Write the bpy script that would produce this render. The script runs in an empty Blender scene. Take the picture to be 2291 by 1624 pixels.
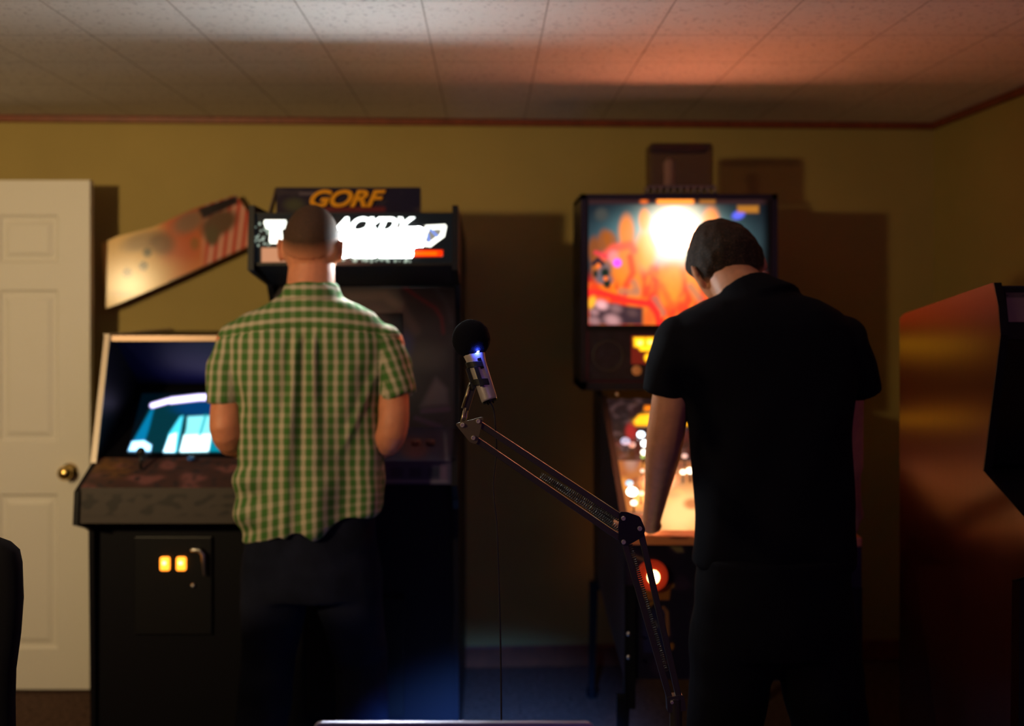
import bpy, bmesh, math, random
from math import sin, cos, pi, sqrt, exp, radians
from mathutils import Vector, Matrix, noise

S = bpy.context.scene
COL = S.collection
random.seed(7)

# ------------------------------------------------------------------ camera, world, lights, exposure
F = 2227.0                      # focal length in pixels of the 2291 px wide frame (35 mm on 36 mm)
VX, VY = 1090.0, 675.0          # where the room's depth axis meets the frame
CZ = 1.545                      # camera height
cam_d = bpy.data.cameras.new('camera')
cam = bpy.data.objects.new('camera', cam_d)
COL.objects.link(cam)
cam.location = (0, 0, CZ)
cam.rotation_euler = (pi / 2, 0, 0)
cam_d.sensor_width = 36.0
cam_d.lens = F * 36.0 / 2291.0
cam_d.shift_x = (1145.5 - VX) / 2291.0
cam_d.shift_y = -(812.0 - VY) / 2291.0
cam_d.clip_start = 0.05
cam_d.dof.use_dof = True
cam_d.dof.focus_distance = 1.9
cam_d.dof.aperture_fstop = 1.8
S.camera = cam

S.view_settings.view_transform = 'Standard'
S.view_settings.look = 'None'
S.view_settings.gamma = 1.0
S.view_settings.use_curve_mapping = False
S.view_settings.exposure = 0.0

W = bpy.data.worlds.new('world')
S.world = W
W.use_nodes = True
W.node_tree.nodes['Background'].inputs[0].default_value = (0.35, 0.25, 0.5, 1)
W.node_tree.nodes['Background'].inputs[1].default_value = 0.0


def light(kind, name, loc, energy, color, size=0.1, target=None, **kw):
    d = bpy.data.lights.new(name, kind)
    d.energy = energy
    d.color = color
    if kind in ('POINT', 'SPOT'):
        d.shadow_soft_size = size
    else:
        d.size = size
    for k, v in kw.items():
        setattr(d, k, v)
    o = bpy.data.objects.new(name, d)
    COL.objects.link(o)
    o.location = loc
    if target is not None:
        o.rotation_euler = (Vector(target) - Vector(loc)).to_track_quat('-Z', 'Y').to_euler()
    return o


LAMP = Vector((-2.2, 0.3, 1.97))
light('SPOT', 'room_lamp', LAMP, 215.0, (1.0, 0.71, 0.35), 0.07, (-1.85, 4.1, 2.08), spot_size=radians(121), spot_blend=1.0)
light('POINT', 'added_purple_fill', (1.3, -1.6, 1.5), 13.0, (0.50, 0.18, 1.0), 0.6)  # purple fill added behind the camera to tint the shade, no known source
light('SPOT', 'added_blue_spot', (0.0, 1.98, 0.74), 700.0, (0.10, 0.30, 1.0), 0.06, (0.0, 3.32, -0.50),  # blue spot added behind the laptop for the low glow, no real source
      spot_size=radians(58), spot_blend=1.0)

# ------------------------------------------------------------------ helpers
def lin(c):
    c = c / 255.0
    return c / 12.92 if c <= 0.04045 else ((c + 0.055) / 1.055) ** 2.4


def C(r, g, b):
    return (lin(r), lin(g), lin(b))


def P(px, py, d):
    """point at distance d (m) in front of the camera seen at photo pixel px, py"""
    return Vector(((px - VX) / F * d, d, CZ - (py - VY) / F * d))


def proj(v):
    return VX + v.x / v.y * F, VY + (CZ - v.z) / v.y * F


def mat(name, color, rough=0.6, metal=0.0, emit=None, strength=0.0, spec=0.5, bump=0.0, bscale=200.0,
        var=0.0, vscale=8.0, coat=0.0):
    m = bpy.data.materials.new(name)
    m.use_nodes = True
    nt = m.node_tree
    b = nt.nodes['Principled BSDF']
    b.inputs['Base Color'].default_value = (*color, 1)
    b.inputs['Roughness'].default_value = rough
    b.inputs['Metallic'].default_value = metal
    b.inputs['Specular IOR Level'].default_value = spec
    b.inputs['Coat Weight'].default_value = coat
    if emit is not None:
        b.inputs['Emission Color'].default_value = (*emit, 1)
        b.inputs['Emission Strength'].default_value = strength
    if bump or var:
        tc = nt.nodes.new('ShaderNodeTexCoord')
    if bump:
        n = nt.nodes.new('ShaderNodeTexNoise')
        n.inputs['Scale'].default_value = bscale
        n.inputs['Detail'].default_value = 3
        nt.links.new(tc.outputs['Object'], n.inputs['Vector'])
        bp = nt.nodes.new('ShaderNodeBump')
        bp.inputs['Strength'].default_value = bump
        bp.inputs['Distance'].default_value = 0.003
        nt.links.new(n.outputs['Fac'], bp.inputs['Height'])
        nt.links.new(bp.outputs['Normal'], b.inputs['Normal'])
    if var:
        n = nt.nodes.new('ShaderNodeTexNoise')
        n.inputs['Scale'].default_value = vscale
        n.inputs['Detail'].default_value = 4
        nt.links.new(tc.outputs['Object'], n.inputs['Vector'])
        r = nt.nodes.new('ShaderNodeValToRGB')
        r.color_ramp.elements[0].position = 0.3
        r.color_ramp.elements[1].position = 0.7
        r.color_ramp.elements[0].color = (*[c * (1 - var) for c in color], 1)
        r.color_ramp.elements[1].color = (*[min(1, c * (1 + var)) for c in color], 1)
        nt.links.new(n.outputs['Fac'], r.inputs['Fac'])
        nt.links.new(r.outputs['Color'], b.inputs['Base Color'])
    return m


def art_mat(name, emissive, rough=0.3, spec=0.5, gain=1.0):
    m = bpy.data.materials.new(name)
    m.use_nodes = True
    nt = m.node_tree
    b = nt.nodes['Principled BSDF']
    b.inputs['Roughness'].default_value = rough
    b.inputs['Specular IOR Level'].default_value = spec
    a = nt.nodes.new('ShaderNodeAttribute')
    a.attribute_name = 'art'
    if emissive:
        b.inputs['Base Color'].default_value = (0.004, 0.004, 0.004, 1)
        b.inputs['Specular IOR Level'].default_value = 0.2
        nt.links.new(a.outputs['Color'], b.inputs['Emission Color'])
        b.inputs['Emission Strength'].default_value = gain
    else:
        nt.links.new(a.outputs['Color'], b.inputs['Base Color'])
    return m


def mesh_from(bm, name):
    me = bpy.data.meshes.new(name)
    bmesh.ops.recalc_face_normals(bm, faces=bm.faces)
    bm.to_mesh(me)
    bm.free()
    return me


def obj(name, bm, m, parent=None, smooth=False, bevel=0.0, seg=2):
    me = mesh_from(bm, name) if isinstance(bm, bmesh.types.BMesh) else bm
    if m:
        me.materials.clear()
        me.materials.append(m)
    o = bpy.data.objects.new(name, me)
    COL.objects.link(o)
    if parent:
        o.parent = parent
        o.matrix_parent_inverse = parent.matrix_world.inverted()
    if smooth:
        for p in me.polygons:
            p.use_smooth = True
    if bevel:
        b = o.modifiers.new('bevel', 'BEVEL')
        b.width = bevel
        b.segments = seg
        b.limit_method = 'ANGLE'
        b.angle_limit = radians(40)
    return o


def thing(name, label, cat, loc=(0, 0, 0), rz=0.0, group=None):
    o = bpy.data.objects.new(name, None)
    o.empty_display_size = 0.1
    COL.objects.link(o)
    o.location = loc
    o.rotation_euler = (0, 0, rz)
    o.matrix_world = Matrix.Translation(loc) @ Matrix.Rotation(rz, 4, 'Z')
    o['label'] = label
    o['category'] = cat
    if group:
        o['group'] = group
    return o


def tag(o, label, cat, group=None):
    o['label'] = label
    o['category'] = cat
    if group:
        o['group'] = group
    return o


def struct(o):
    o['kind'] = 'structure'
    return o


def box(bm, a, b):
    """axis aligned box between two corners"""
    x0, x1 = sorted((a[0], b[0])); y0, y1 = sorted((a[1], b[1])); z0, z1 = sorted((a[2], b[2]))
    v = [bm.verts.new(p) for p in ((x0, y0, z0), (x1, y0, z0), (x1, y1, z0), (x0, y1, z0),
                                   (x0, y0, z1), (x1, y0, z1), (x1, y1, z1), (x0, y1, z1))]
    for f in ((0, 3, 2, 1), (4, 5, 6, 7), (0, 1, 5, 4), (1, 2, 6, 5), (2, 3, 7, 6), (3, 0, 4, 7)):
        bm.faces.new([v[i] for i in f])
    return bm


def bx(a, b):
    return box(bmesh.new(), a, b)


def prism(pts, off, bm=None):
    """closed polygon pts (3D) extruded by vector off"""
    bm = bm or bmesh.new()
    off = Vector(off)
    a = [bm.verts.new(Vector(p)) for p in pts]
    b = [bm.verts.new(Vector(p) + off) for p in pts]
    n = len(pts)
    bm.faces.new(a)
    bm.faces.new(b[::-1])
    for i in range(n):
        bm.faces.new((a[i], b[i], b[(i + 1) % n], a[(i + 1) % n]))
    return bm


def ringpts(c, s, n, rx, ry, seg, ex=2.0):
    out = []
    for i in range(seg):
        t = 2 * pi * i / seg
        ct, st = cos(t), sin(t)
        ct = math.copysign(abs(ct) ** (2 / ex), ct)
        st = math.copysign(abs(st) ** (2 / ex), st)
        out.append(c + s * (rx * ct) + n * (ry * st))
    return out


def skin(bm, rings, cap=True):
    vs = [[bm.verts.new(p) for p in r] for r in rings]
    n = len(vs[0])
    for a, b in zip(vs, vs[1:]):
        for i in range(n):
            bm.faces.new((a[i], a[(i + 1) % n], b[(i + 1) % n], b[i]))
    if cap:
        bm.faces.new(vs[0][::-1])
        bm.faces.new(vs[-1])
    return bm


def tube(bm, pts, rad, seg=14, ref=(0, 1, 0), round_caps=True, ex=2.0):
    """swept tapered limb; rad entries are r or (side, ref) radii"""
    pts = [Vector(p) for p in pts]
    rad = [(r, r) if not isinstance(r, tuple) else r for r in rad]
    ref = Vector(ref)
    T = []
    for i in range(len(pts)):
        a = pts[max(0, i - 1)]
        b = pts[min(len(pts) - 1, i + 1)]
        T.append((b - a).normalized())
    rings = []

    def ring(c, t, rx, ry):
        s = t.cross(ref)
        if s.length < 1e-3:
            s = t.cross(Vector((1, 0.01, 0)))
        s.normalize()
        n = s.cross(t).normalized()
        return ringpts(c, s, n, rx, ry, seg, ex)
    if round_caps:
        r = max(rad[0])
        for k in (0.97, 0.75, 0.4):
            f = sqrt(max(0, 1 - k * k))
            rings.append(ring(pts[0] - T[0] * r * k, T[0], rad[0][0] * f, rad[0][1] * f))
    for p, t, r in zip(pts, T, rad):
        rings.append(ring(p, t, *r))
    if round_caps:
        r = max(rad[-1])
        for k in (0.4, 0.75, 0.97):
            f = sqrt(max(0, 1 - k * k))
            rings.append(ring(pts[-1] + T[-1] * r * k, T[-1], rad[-1][0] * f, rad[-1][1] * f))
    return skin(bm, rings)


def cyl(bm, a, b, r, r2=None, seg=24):
    return tube(bm, [a, b], [r, r if r2 is None else r2], seg, round_caps=False)


def ball(bm, c, r, seg=18, rings=12, scale=(1, 1, 1), rot=None):
    M = Matrix.Translation(c) @ (rot.to_4x4() if rot else Matrix()) @ Matrix.Diagonal((r * scale[0], r * scale[1], r * scale[2], 1))
    bmesh.ops.create_uvsphere(bm, u_segments=seg, v_segments=rings, radius=1.0, matrix=M)
    return bm


def smooth_pts(pts, n=6):
    """Catmull-Rom through points"""
    pts = [Vector(p) for p in pts]
    out = []
    for i in range(len(pts) - 1):
        p0 = pts[max(i - 1, 0)]; p1 = pts[i]; p2 = pts[i + 1]; p3 = pts[min(i + 2, len(pts) - 1)]
        for k in range(n):
            t = k / n
            out.append(0.5 * ((2 * p1) + (p2 - p0) * t + (2 * p0 - 5 * p1 + 4 * p2 - p3) * t * t + (3 * p1 - p0 - 3 * p2 + p3) * t ** 3))
    out.append(pts[-1])
    return out


def remesh(bm, voxel, smooth_it, factor=0.5):
    me = mesh_from(bm, 'tmp')
    o = bpy.data.objects.new('tmp', me)
    COL.objects.link(o)
    r = o.modifiers.new('r', 'REMESH')
    r.mode = 'VOXEL'
    r.voxel_size = voxel
    if smooth_it:
        s = o.modifiers.new('s', 'SMOOTH')
        s.factor = factor
        s.iterations = smooth_it
    dg = bpy.context.evaluated_depsgraph_get()
    dg.update()
    new = bpy.data.meshes.new_from_object(o.evaluated_get(dg))
    bpy.data.objects.remove(o)
    for p in new.polygons:
        p.use_smooth = True
    return new


def art_grid(name, corners, nu, nv, fn, m, parent=None, thick=0.0):
    """flat quad (lower left, lower right, upper right, upper left) as a fine grid, coloured by fn(px, py, u, v)"""
    a, b, c, d = [Vector(p) for p in corners]
    me = bpy.data.meshes.new(name)
    vs, cols = [], []
    for j in range(nv + 1):
        v = j / nv
        for i in range(nu + 1):
            u = i / nu
            p = (a * (1 - u) + b * u) * (1 - v) + (d * (1 - u) + c * u) * v
            vs.append(p)
            x, y = proj(p)
            col = fn(x, y, u, v)
            cols.extend((col[0], col[1], col[2], 1.0))
    fs = []
    for j in range(nv):
        for i in range(nu):
            k = j * (nu + 1) + i
            fs.append((k, k + 1, k + nu + 2, k + nu + 1))
    me.from_pydata(vs, [], fs)
    at = me.color_attributes.new('art', 'FLOAT_COLOR', 'POINT')
    at.data.foreach_set('color', cols)
    me.materials.append(m)
    o = bpy.data.objects.new(name, me)
    COL.objects.link(o)
    if parent:
        o.parent = parent
        o.matrix_parent_inverse = parent.matrix_world.inverted()
    return o


def ss(a, b, x):
    t = min(1, max(0, (x - a) / (b - a)))
    return t * t * (3 - 2 * t)


def mix(a, b, t):
    return tuple(x * (1 - t) + y * t for x, y in zip(a, b))


def over(base, col, t):
    return mix(base, col, min(1, max(0, t)))


def blob(x, y, cx, cy, rx, ry, ang=0.0, soft=0.35):
    c, s = cos(ang), sin(ang)
    dx, dy = x - cx, y - cy
    u = (dx * c + dy * s) / rx
    v = (-dx * s + dy * c) / ry
    r = sqrt(u * u + v * v)
    return 1 - ss(1 - soft, 1 + soft, r)


def seg_d(x, y, x0, y0, x1, y1):
    vx, vy = x1 - x0, y1 - y0
    t = min(1, max(0, ((x - x0) * vx + (y - y0) * vy) / (vx * vx + vy * vy)))
    return math.hypot(x - x0 - t * vx, y - y0 - t * vy)


def line(x, y, pts, w, soft=2.0):
    d = min(seg_d(x, y, *a, *b) for a, b in zip(pts, pts[1:]))
    return 1 - ss(w - soft, w + soft, d)


def inside(x, y, poly):
    r = False
    n = len(poly)
    for i in range(n):
        x0, y0 = poly[i]; x1, y1 = poly[(i + 1) % n]
        if (y0 > y) != (y1 > y) and x < (x1 - x0) * (y - y0) / (y1 - y0) + x0:
            r = not r
    return r


def polym(x, y, poly, soft=2.5):
    d = min(seg_d(x, y, *poly[i], *poly[(i + 1) % len(poly)]) for i in range(len(poly)))
    s = d if inside(x, y, poly) else -d
    return ss(-soft, soft, s)


def text_mesh(body, size, extrude, shear=0.0, offset=0.0, space=1.0):
    cu = bpy.data.curves.new('t', 'FONT')
    cu.body = body
    cu.size = size
    cu.extrude = extrude
    cu.shear = shear
    cu.offset = offset
    cu.space_character = space
    o = bpy.data.objects.new('t', cu)
    COL.objects.link(o)
    dg = bpy.context.evaluated_depsgraph_get()
    dg.update()
    me = bpy.data.meshes.new_from_object(o.evaluated_get(dg))
    bpy.data.objects.remove(o)
    return me


def fit_text(me, x0, x1, z0, z1, y):
    """stand the text up facing -Y and fit it to a rectangle in the X Z plane"""
    xs = [v.co.x for v in me.vertices]; ys = [v.co.y for v in me.vertices]
    ax, bx_, ay, by = min(xs), max(xs), min(ys), max(ys)
    for v in me.vertices:
        u = (v.co.x - ax) / (bx_ - ax); w = (v.co.y - ay) / (by - ay)
        v.co = Vector((x0 + u * (x1 - x0), y - v.co.z, z0 + w * (z1 - z0)))
    me.update()
    return me


# ------------------------------------------------------------------ common materials
M_BLACK = mat('black_laminate', (0.006, 0.006, 0.008), 0.45, bump=0.1, bscale=400)
M_BLACKG = mat('black_gloss', (0.005, 0.005, 0.007), 0.18)
M_BLACKM = mat('black_metal', (0.005, 0.005, 0.007), 0.42, spec=0.3)
M_CHROME = mat('chrome', (0.75, 0.72, 0.68), 0.22, 1.0)
M_STEEL = mat('steel', (0.5, 0.48, 0.46), 0.35, 1.0)
M_BRASS = mat('brass', (0.85, 0.6, 0.2), 0.2, 1.0)
M_DKPLAST = mat('dark_plastic', (0.012, 0.012, 0.014), 0.5)

# ------------------------------------------------------------------ the room
H = 2.315


def wy(x):
    return 4.212 + 0.0458 * x


XR = 1.93
XL = -3.1
YB = -2.6

# wall paint
M_WALL = mat('ochre_wall_paint', (.385, .285, .082), 0.75, bump=0.25, bscale=120, var=0.06, vscale=2.5)
bm = prism([(XL - 0.2, wy(XL - .2), 0), (XR + 0.3, wy(XR + .3), 0), (XR + 0.3, wy(XR + .3), H + .1), (XL - 0.2, wy(XL - .2), H + .1)], (0, 0.1, 0))
struct(obj('wall_back', bm, M_WALL))
struct(obj('wall_right', bx((XR, YB, 0), (XR + 0.1, wy(XR), H + .1)), M_WALL))
M_DARKW = mat('dark_wall_panelling', (0.035, 0.022, 0.018), 0.6, var=.2, vscale=4)
struct(obj('wall_left', bx((XL - 0.1, YB, 0), (XL, wy(XL), H + .1)), M_DARKW))
struct(obj('wall_front', bx((XL - 0.1, YB - 0.1, 0), (XR + 0.1, YB, H + .1)), M_DARKW))

# ceiling: pressed fibre tiles with fine speckle and seams
M_CEIL = bpy.data.materials.new('fibre_ceiling_tiles')
M_CEIL.use_nodes = True
nt = M_CEIL.node_tree
b = nt.nodes['Principled BSDF']
b.inputs['Roughness'].default_value = 0.8
tc = nt.nodes.new('ShaderNodeTexCoord')
sep = nt.nodes.new('ShaderNodeSeparateXYZ')
nt.links.new(tc.outputs['Object'], sep.inputs[0])


def mnode(op, a, bb=None, c=None):
    n = nt.nodes.new('ShaderNodeMath')
    n.operation = op
    for i, v in enumerate((a, bb, c)):
        if v is None:
            continue
        if isinstance(v, (int, float)):
            n.inputs[i].default_value = v
        else:
            nt.links.new(v, n.inputs[i])
    return n.outputs[0]


def seam(sock, off):
    a = mnode('ADD', sock, off)
    a = mnode('DIVIDE', a, 0.325)
    a = mnode('FRACT', a)
    a = mnode('SUBTRACT', a, 0.5)
    a = mnode('ABSOLUTE', a)
    return mnode('GREATER_THAN', a, 0.4925)


sx = seam(sep.outputs[0], 0.168 + 3.25)
sy = seam(sep.outputs[1], -2.55 + 6.5)
sm = mnode('MAXIMUM', sx, sy)
nz = nt.nodes.new('ShaderNodeTexNoise')
nz.inputs['Scale'].default_value = 75
nz.inputs['Detail'].default_value = 4
nt.links.new(tc.outputs['Object'], nz.inputs['Vector'])
rp = nt.nodes.new('ShaderNodeValToRGB')
rp.color_ramp.elements[0].position = 0.30
rp.color_ramp.elements[0].color = (0.52, 0.47, 0.46, 1)
rp.color_ramp.elements[1].position = 0.43
rp.color_ramp.elements[1].color = (0.80, 0.75, 0.72, 1)
nt.links.new(nz.outputs['Fac'], rp.inputs['Fac'])
mx = nt.nodes.new('ShaderNodeMixRGB')
nt.links.new(mnode('MULTIPLY', sm, 0.55), mx.inputs[0])
nt.links.new(rp.outputs[0], mx.inputs[1])
mx.inputs[2].default_value = (0.2, 0.15, 0.13, 1)
nt.links.new(mx.outputs[0], b.inputs['Base Color'])
struct(obj('ceiling', bx((XL - 0.1, YB - 0.1, H), (XR + 0.1, 4.4, H + 0.1)), M_CEIL))

M_CARPET = mat('brown_carpet', (0.11, 0.065, 0.05), 0.95, spec=0.1, bump=0.8, bscale=350, var=0.5, vscale=60)
struct(obj('floor', bx((XL - 0.1, YB - 0.1, -0.1), (XR + 0.1, 4.4, 0.0)), M_CARPET))

M_TRIM = mat('red_brown_trim', C(122, 56, 24), 0.45, var=0.2, vscale=20)


def wallstrip(z0, z1, t):
    return prism([(XL, wy(XL) - t, z0), (XR, wy(XR) - t, z0), (XR, wy(XR) - t, z1), (XL, wy(XL) - t, z1)], (0, t, 0))


struct(obj('trim_1', wallstrip(H - 0.028, H, 0.022), M_TRIM, bevel=0.004))
struct(obj('trim_2', bx((XR - 0.022, YB, H - 0.028), (XR, wy(XR) - 0.03, H)), M_TRIM, bevel=0.004))
struct(obj('baseboard_back', wallstrip(0, 0.09, 0.014), M_TRIM, bevel=0.004))
struct(obj('baseboard_right', bx((XR - 0.014, YB, 0), (XR, wy(XR) - 0.02, 0.09)), M_TRIM, bevel=0.004))

# door, six panels, standing open in front of the back wall
M_DOOR = mat('cream_door_paint', (.82, .79, .73), 0.5, bump=0.05, bscale=60)
DY = 3.93
DX1 = P(201, 0, DY).x
DX0 = DX1 - 0.76
DZ0, DZ1 = 0.015, CZ - (403 - VY) / F * DY
ux = lambda px: P(px, 0, DY).x
uz = lambda py: P(0, py, DY).z
cols_ = [(ux(-120), ux(-0)), ]
# panel openings: two columns, three rows
c2 = (DX1 - 0.125 - 0.235, DX1 - 0.125)
c1 = (DX0 + 0.125, DX0 + 0.125 + 0.235)
rows = [(uz(588), uz(480)), (uz(990), uz(648)), (uz(1452), uz(1105))]
bm = bmesh.new()
T = 0.036
fy = DY
zs = [DZ0] + [v for r in rows[::-1] for v in r] + [DZ1]
xs = [DX0, c1[0], c1[1], c2[0], c2[1], DX1]
box(bm, (DX0, fy + 0.012, DZ0), (DX1, fy + T, DZ1))
for i in range(5):
    for j in range(7):
        if i in (1, 3) and j in (1, 3, 5):
            x0, x1, z0, z1 = xs[i], xs[i + 1], zs[j], zs[j + 1]
            # sloped moulding and raised field
            def rect(ins, y):
                return [Vector(p) for p in ((x0 + ins, y, z0 + ins), (x1 - ins, y, z0 + ins), (x1 - ins, y, z1 - ins), (x0 + ins, y, z1 - ins))]
            rs = [rect(0, fy), rect(0.012, fy + 0.010), rect(0.022, fy + 0.010), rect(0.042, fy + 0.002)]
            vv = [[bm.verts.new(p) for p in r] for r in rs]
            for a_, b_ in zip(vv, vv[1:]):
                for k in range(4):
                    bm.faces.new((a_[k], a_[(k + 1) % 4], b_[(k + 1) % 4], b_[k]))
            bm.faces.new(vv[-1])
        else:
            box(bm, (xs[i], fy, zs[j]), (xs[i + 1], fy + 0.0125, zs[j + 1]))
door = struct(obj('door_1', bm, M_DOOR))
bm = bmesh.new()
kc = P(150, 1054, DY)
cyl(bm, (kc.x + 0.012, DY, kc.z), (kc.x + 0.012, DY - 0.008, kc.z), 0.032)
cyl(bm, (kc.x + 0.012, DY - 0.005, kc.z), (kc.x + 0.012, DY - 0.035, kc.z), 0.012)
ball(bm, (kc.x + 0.012, DY - 0.05, kc.z), 0.028, scale=(1, 0.8, 1))
obj('door_handle', bm, M_BRASS, door, smooth=True)
bm = bmesh.new()
for z in (0.25, 1.0, 1.8):
    cyl(bm, (DX0 - 0.004, DY + 0.02, z), (DX0 - 0.004, DY + 0.02, z + 0.09), 0.007)
obj('hinge', bm, M_BRASS, door, smooth=True)

# ------------------------------------------------------------------ slanted art panel on the wall
pc = P(292, 640, 4.06)
n = ((Vector((0, 0, CZ)) - pc).normalized() + (LAMP - pc).normalized()).normalized()


def onplane(px, py, p0, nn):
    d = Vector(((px - VX) / F, 1, -(py - VY) / F))
    o = Vector((0, 0, CZ))
    t = (p0 - o).dot(nn) / d.dot(nn)
    return o + d * t


poly = [(228, 545), (262, 529), (345, 508), (430, 468), (528, 436), (556, 476), (557, 552), (400, 622), (262, 681), (236, 690)]
bm = bmesh.new()
vs = [bm.verts.new(onplane(x, y, pc, n)) for x, y in poly]
f = bm.faces.new(vs)
bmesh.ops.triangulate(bm, faces=[f])
for _ in range(5):
    bmesh.ops.subdivide_edges(bm, edges=list(bm.edges), cuts=1, use_grid_fill=True)
me = mesh_from(bm, 'side_art_panel')


def postercol(x, y):
    along = (x - 262) / 295
    c = mix(C(236, 190, 108), C(214, 128, 70), ss(0.15, 0.55, along))
    c = over(c, C(196, 84, 40), ss(0.28, 0.4, along) * (1 - ss(0.55, 0.75, along)) * (1 - ss(560, 610, y)) * 0.8)
    if along > 0.62:
        st = 0.5 + 0.5 * cos((x - y * -0.12) * 2 * pi / 20.0)
        c = over(c, mix(C(196, 62, 44), C(225, 170, 150), st), ss(0.62, 0.7, along))
    c = over(c, C(226, 196, 120), blob(x, y, 300, 640, 75, 40, -0.4, 0.8) * 0.6)  # lamp's highlight painted into the print as a pale patch
    g = (140, 112, 76)
    c = over(c, C(*g), blob(x, y, 318, 540, 45, 20, -0.3, 0.5) * .75)
    c = over(c, C(118, 84, 50), blob(x, y, 362, 545, 28, 26, 0, 0.5) * .85)
    c = over(c, C(120, 106, 86), blob(x, y, 424, 496, 38, 22, -0.5, 0.5) * .8)
    c = over(c, C(104, 78, 58), blob(x, y, 490, 500, 44, 26, -0.5, 0.3))
    c = over(c, C(98, 84, 60), blob(x, y, 475, 528, 16, 22, 0, 0.3))
    c = over(c, C(36, 26, 30), polym(x, y, [(442, 467), (530, 436), (534, 455), (455, 490)]))
    c = over(c, C(70, 62, 20), blob(x, y, 330, 565, 10, 10))
    for cx, cy, r in ((285, 610, 10.5), (321, 595, 10)):
        c = over(c, C(54, 44, 22), blob(x, y, cx, cy, r, r, 0, 0.2))
    c = over(c, C(150, 100, 40), blob(x, y, 436, 545, 10, 14) * .8)
    c = over(c, C(60, 40, 20), line(x, y, [(380, 632), (560, 553)], 3))
    c = over(c, C(150, 90, 90), blob(x, y, 275, 658, 25, 7, 0.1, .6) * .5)
    return c


at = me.color_attributes.new('art', 'FLOAT_COLOR', 'POINT')
for i, v in enumerate(me.vertices):
    at.data[i].color = (*postercol(*proj(v.co)), 1)
M_POSTER = art_mat('glossy_printed_art', False, 0.17, 0.14)
po = obj('side_art_panel', me, M_POSTER)
so = po.modifiers.new('solid', 'SOLIDIFY')
so.thickness = 0.006
so.offset = 0
tag(po, 'slanted glossy art panel, yellow to red stripes, on the wall beside the white door', 'artwork')

# ------------------------------------------------------------------ short cabinet on the left with glowing screen
def profile_panel(prof, x, t):
    return prism([(x, y, z) for y, z in prof], (t, 0, 0))


cab = thing('arcade_cabinet', 'short black arcade cabinet with pale edge trim and glowing cyan screen beside the door', 'arcade cabinet', (-1.0, 3.6, 0))
LX0, LX1 = -1.262, -0.742
prof = [(4.05, 0.02), (4.05, 1.40), (3.95, 1.435), (3.29, 1.43), (3.175, 1.03), (3.04, 0.965), (3.03, 0.865), (3.12, 0.835), (3.15, 0.82), (3.17, 0.02)]
M_LCAB = mat('black_side_laminate', (0.004, 0.004, 0.007), 0.45, spec=.2)
for x in (LX0, LX1 - 0.016):
    obj('side_panel', profile_panel(prof, x, 0.016), M_LCAB, cab)
# pale T moulding on the front edge of the sides
M_TMOLD = mat('pale_edge_trim', C(226, 205, 180), 0.35)
for x in (LX0 - 0.001, LX1 - 0.017):
    bm = prism([(x, 3.289, 1.432), (x + .018, 3.289, 1.432), (x + .018, 3.283, 1.432), (x, 3.283, 1.432)], (0, -0.114, -0.40))
    box(bm, (x, 3.28, 1.429), (x + 0.018, 3.95, 1.439))
    obj('edge_trim', bm, M_TMOLD, cab)
obj('top_panel', bx((LX0 + .016, 3.33, 1.41), (LX1 - .016, 3.95, 1.43)), M_LCAB, cab)
bm = bx((LX0 + .016, 3.29, 1.415), (LX1 - .016, 3.33, 1.433))
obj('top_trim', bm, mat('pale_metal_trim', C(190, 160, 140), 0.3, 0.6), cab)
M_HOOD = mat('blue_black_hood', (0.002, 0.003, 0.035), 0.5, spec=.2)
obj('hood_panel', prism([(LX0 + .016, 3.34, 1.41), (LX1 - .016, 3.34, 1.41), (LX1 - .016, 3.56, 1.25), (LX0 + .016, 3.56, 1.25)], (0, 0.012, 0.012)), M_HOOD, cab)
# bezel plane, screen
B0 = Vector((0, 3.21, 1.045)); B1 = Vector((0, 3.58, 1.25))
bn = Vector((0, -(B1.z - B0.z), (B1.y - B0.y))).normalized()
obj('screen_bezel', prism([(LX0 + .016, B0.y, B0.z), (LX1 - .016, B0.y, B0.z), (LX1 - .016, B1.y, B1.z), (LX0 + .016, B1.y, B1.z)], -bn * 0.02), M_BLACKG, cab)
sa = onplane(284, 1012, B0 + bn * .003, bn); sb_ = onplane(545, 1012, B0 + bn * .003, bn)
sc_ = onplane(536, 880, B0 + bn * .003, bn); sd = onplane(318, 880, B0 + bn * .003, bn)


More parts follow.
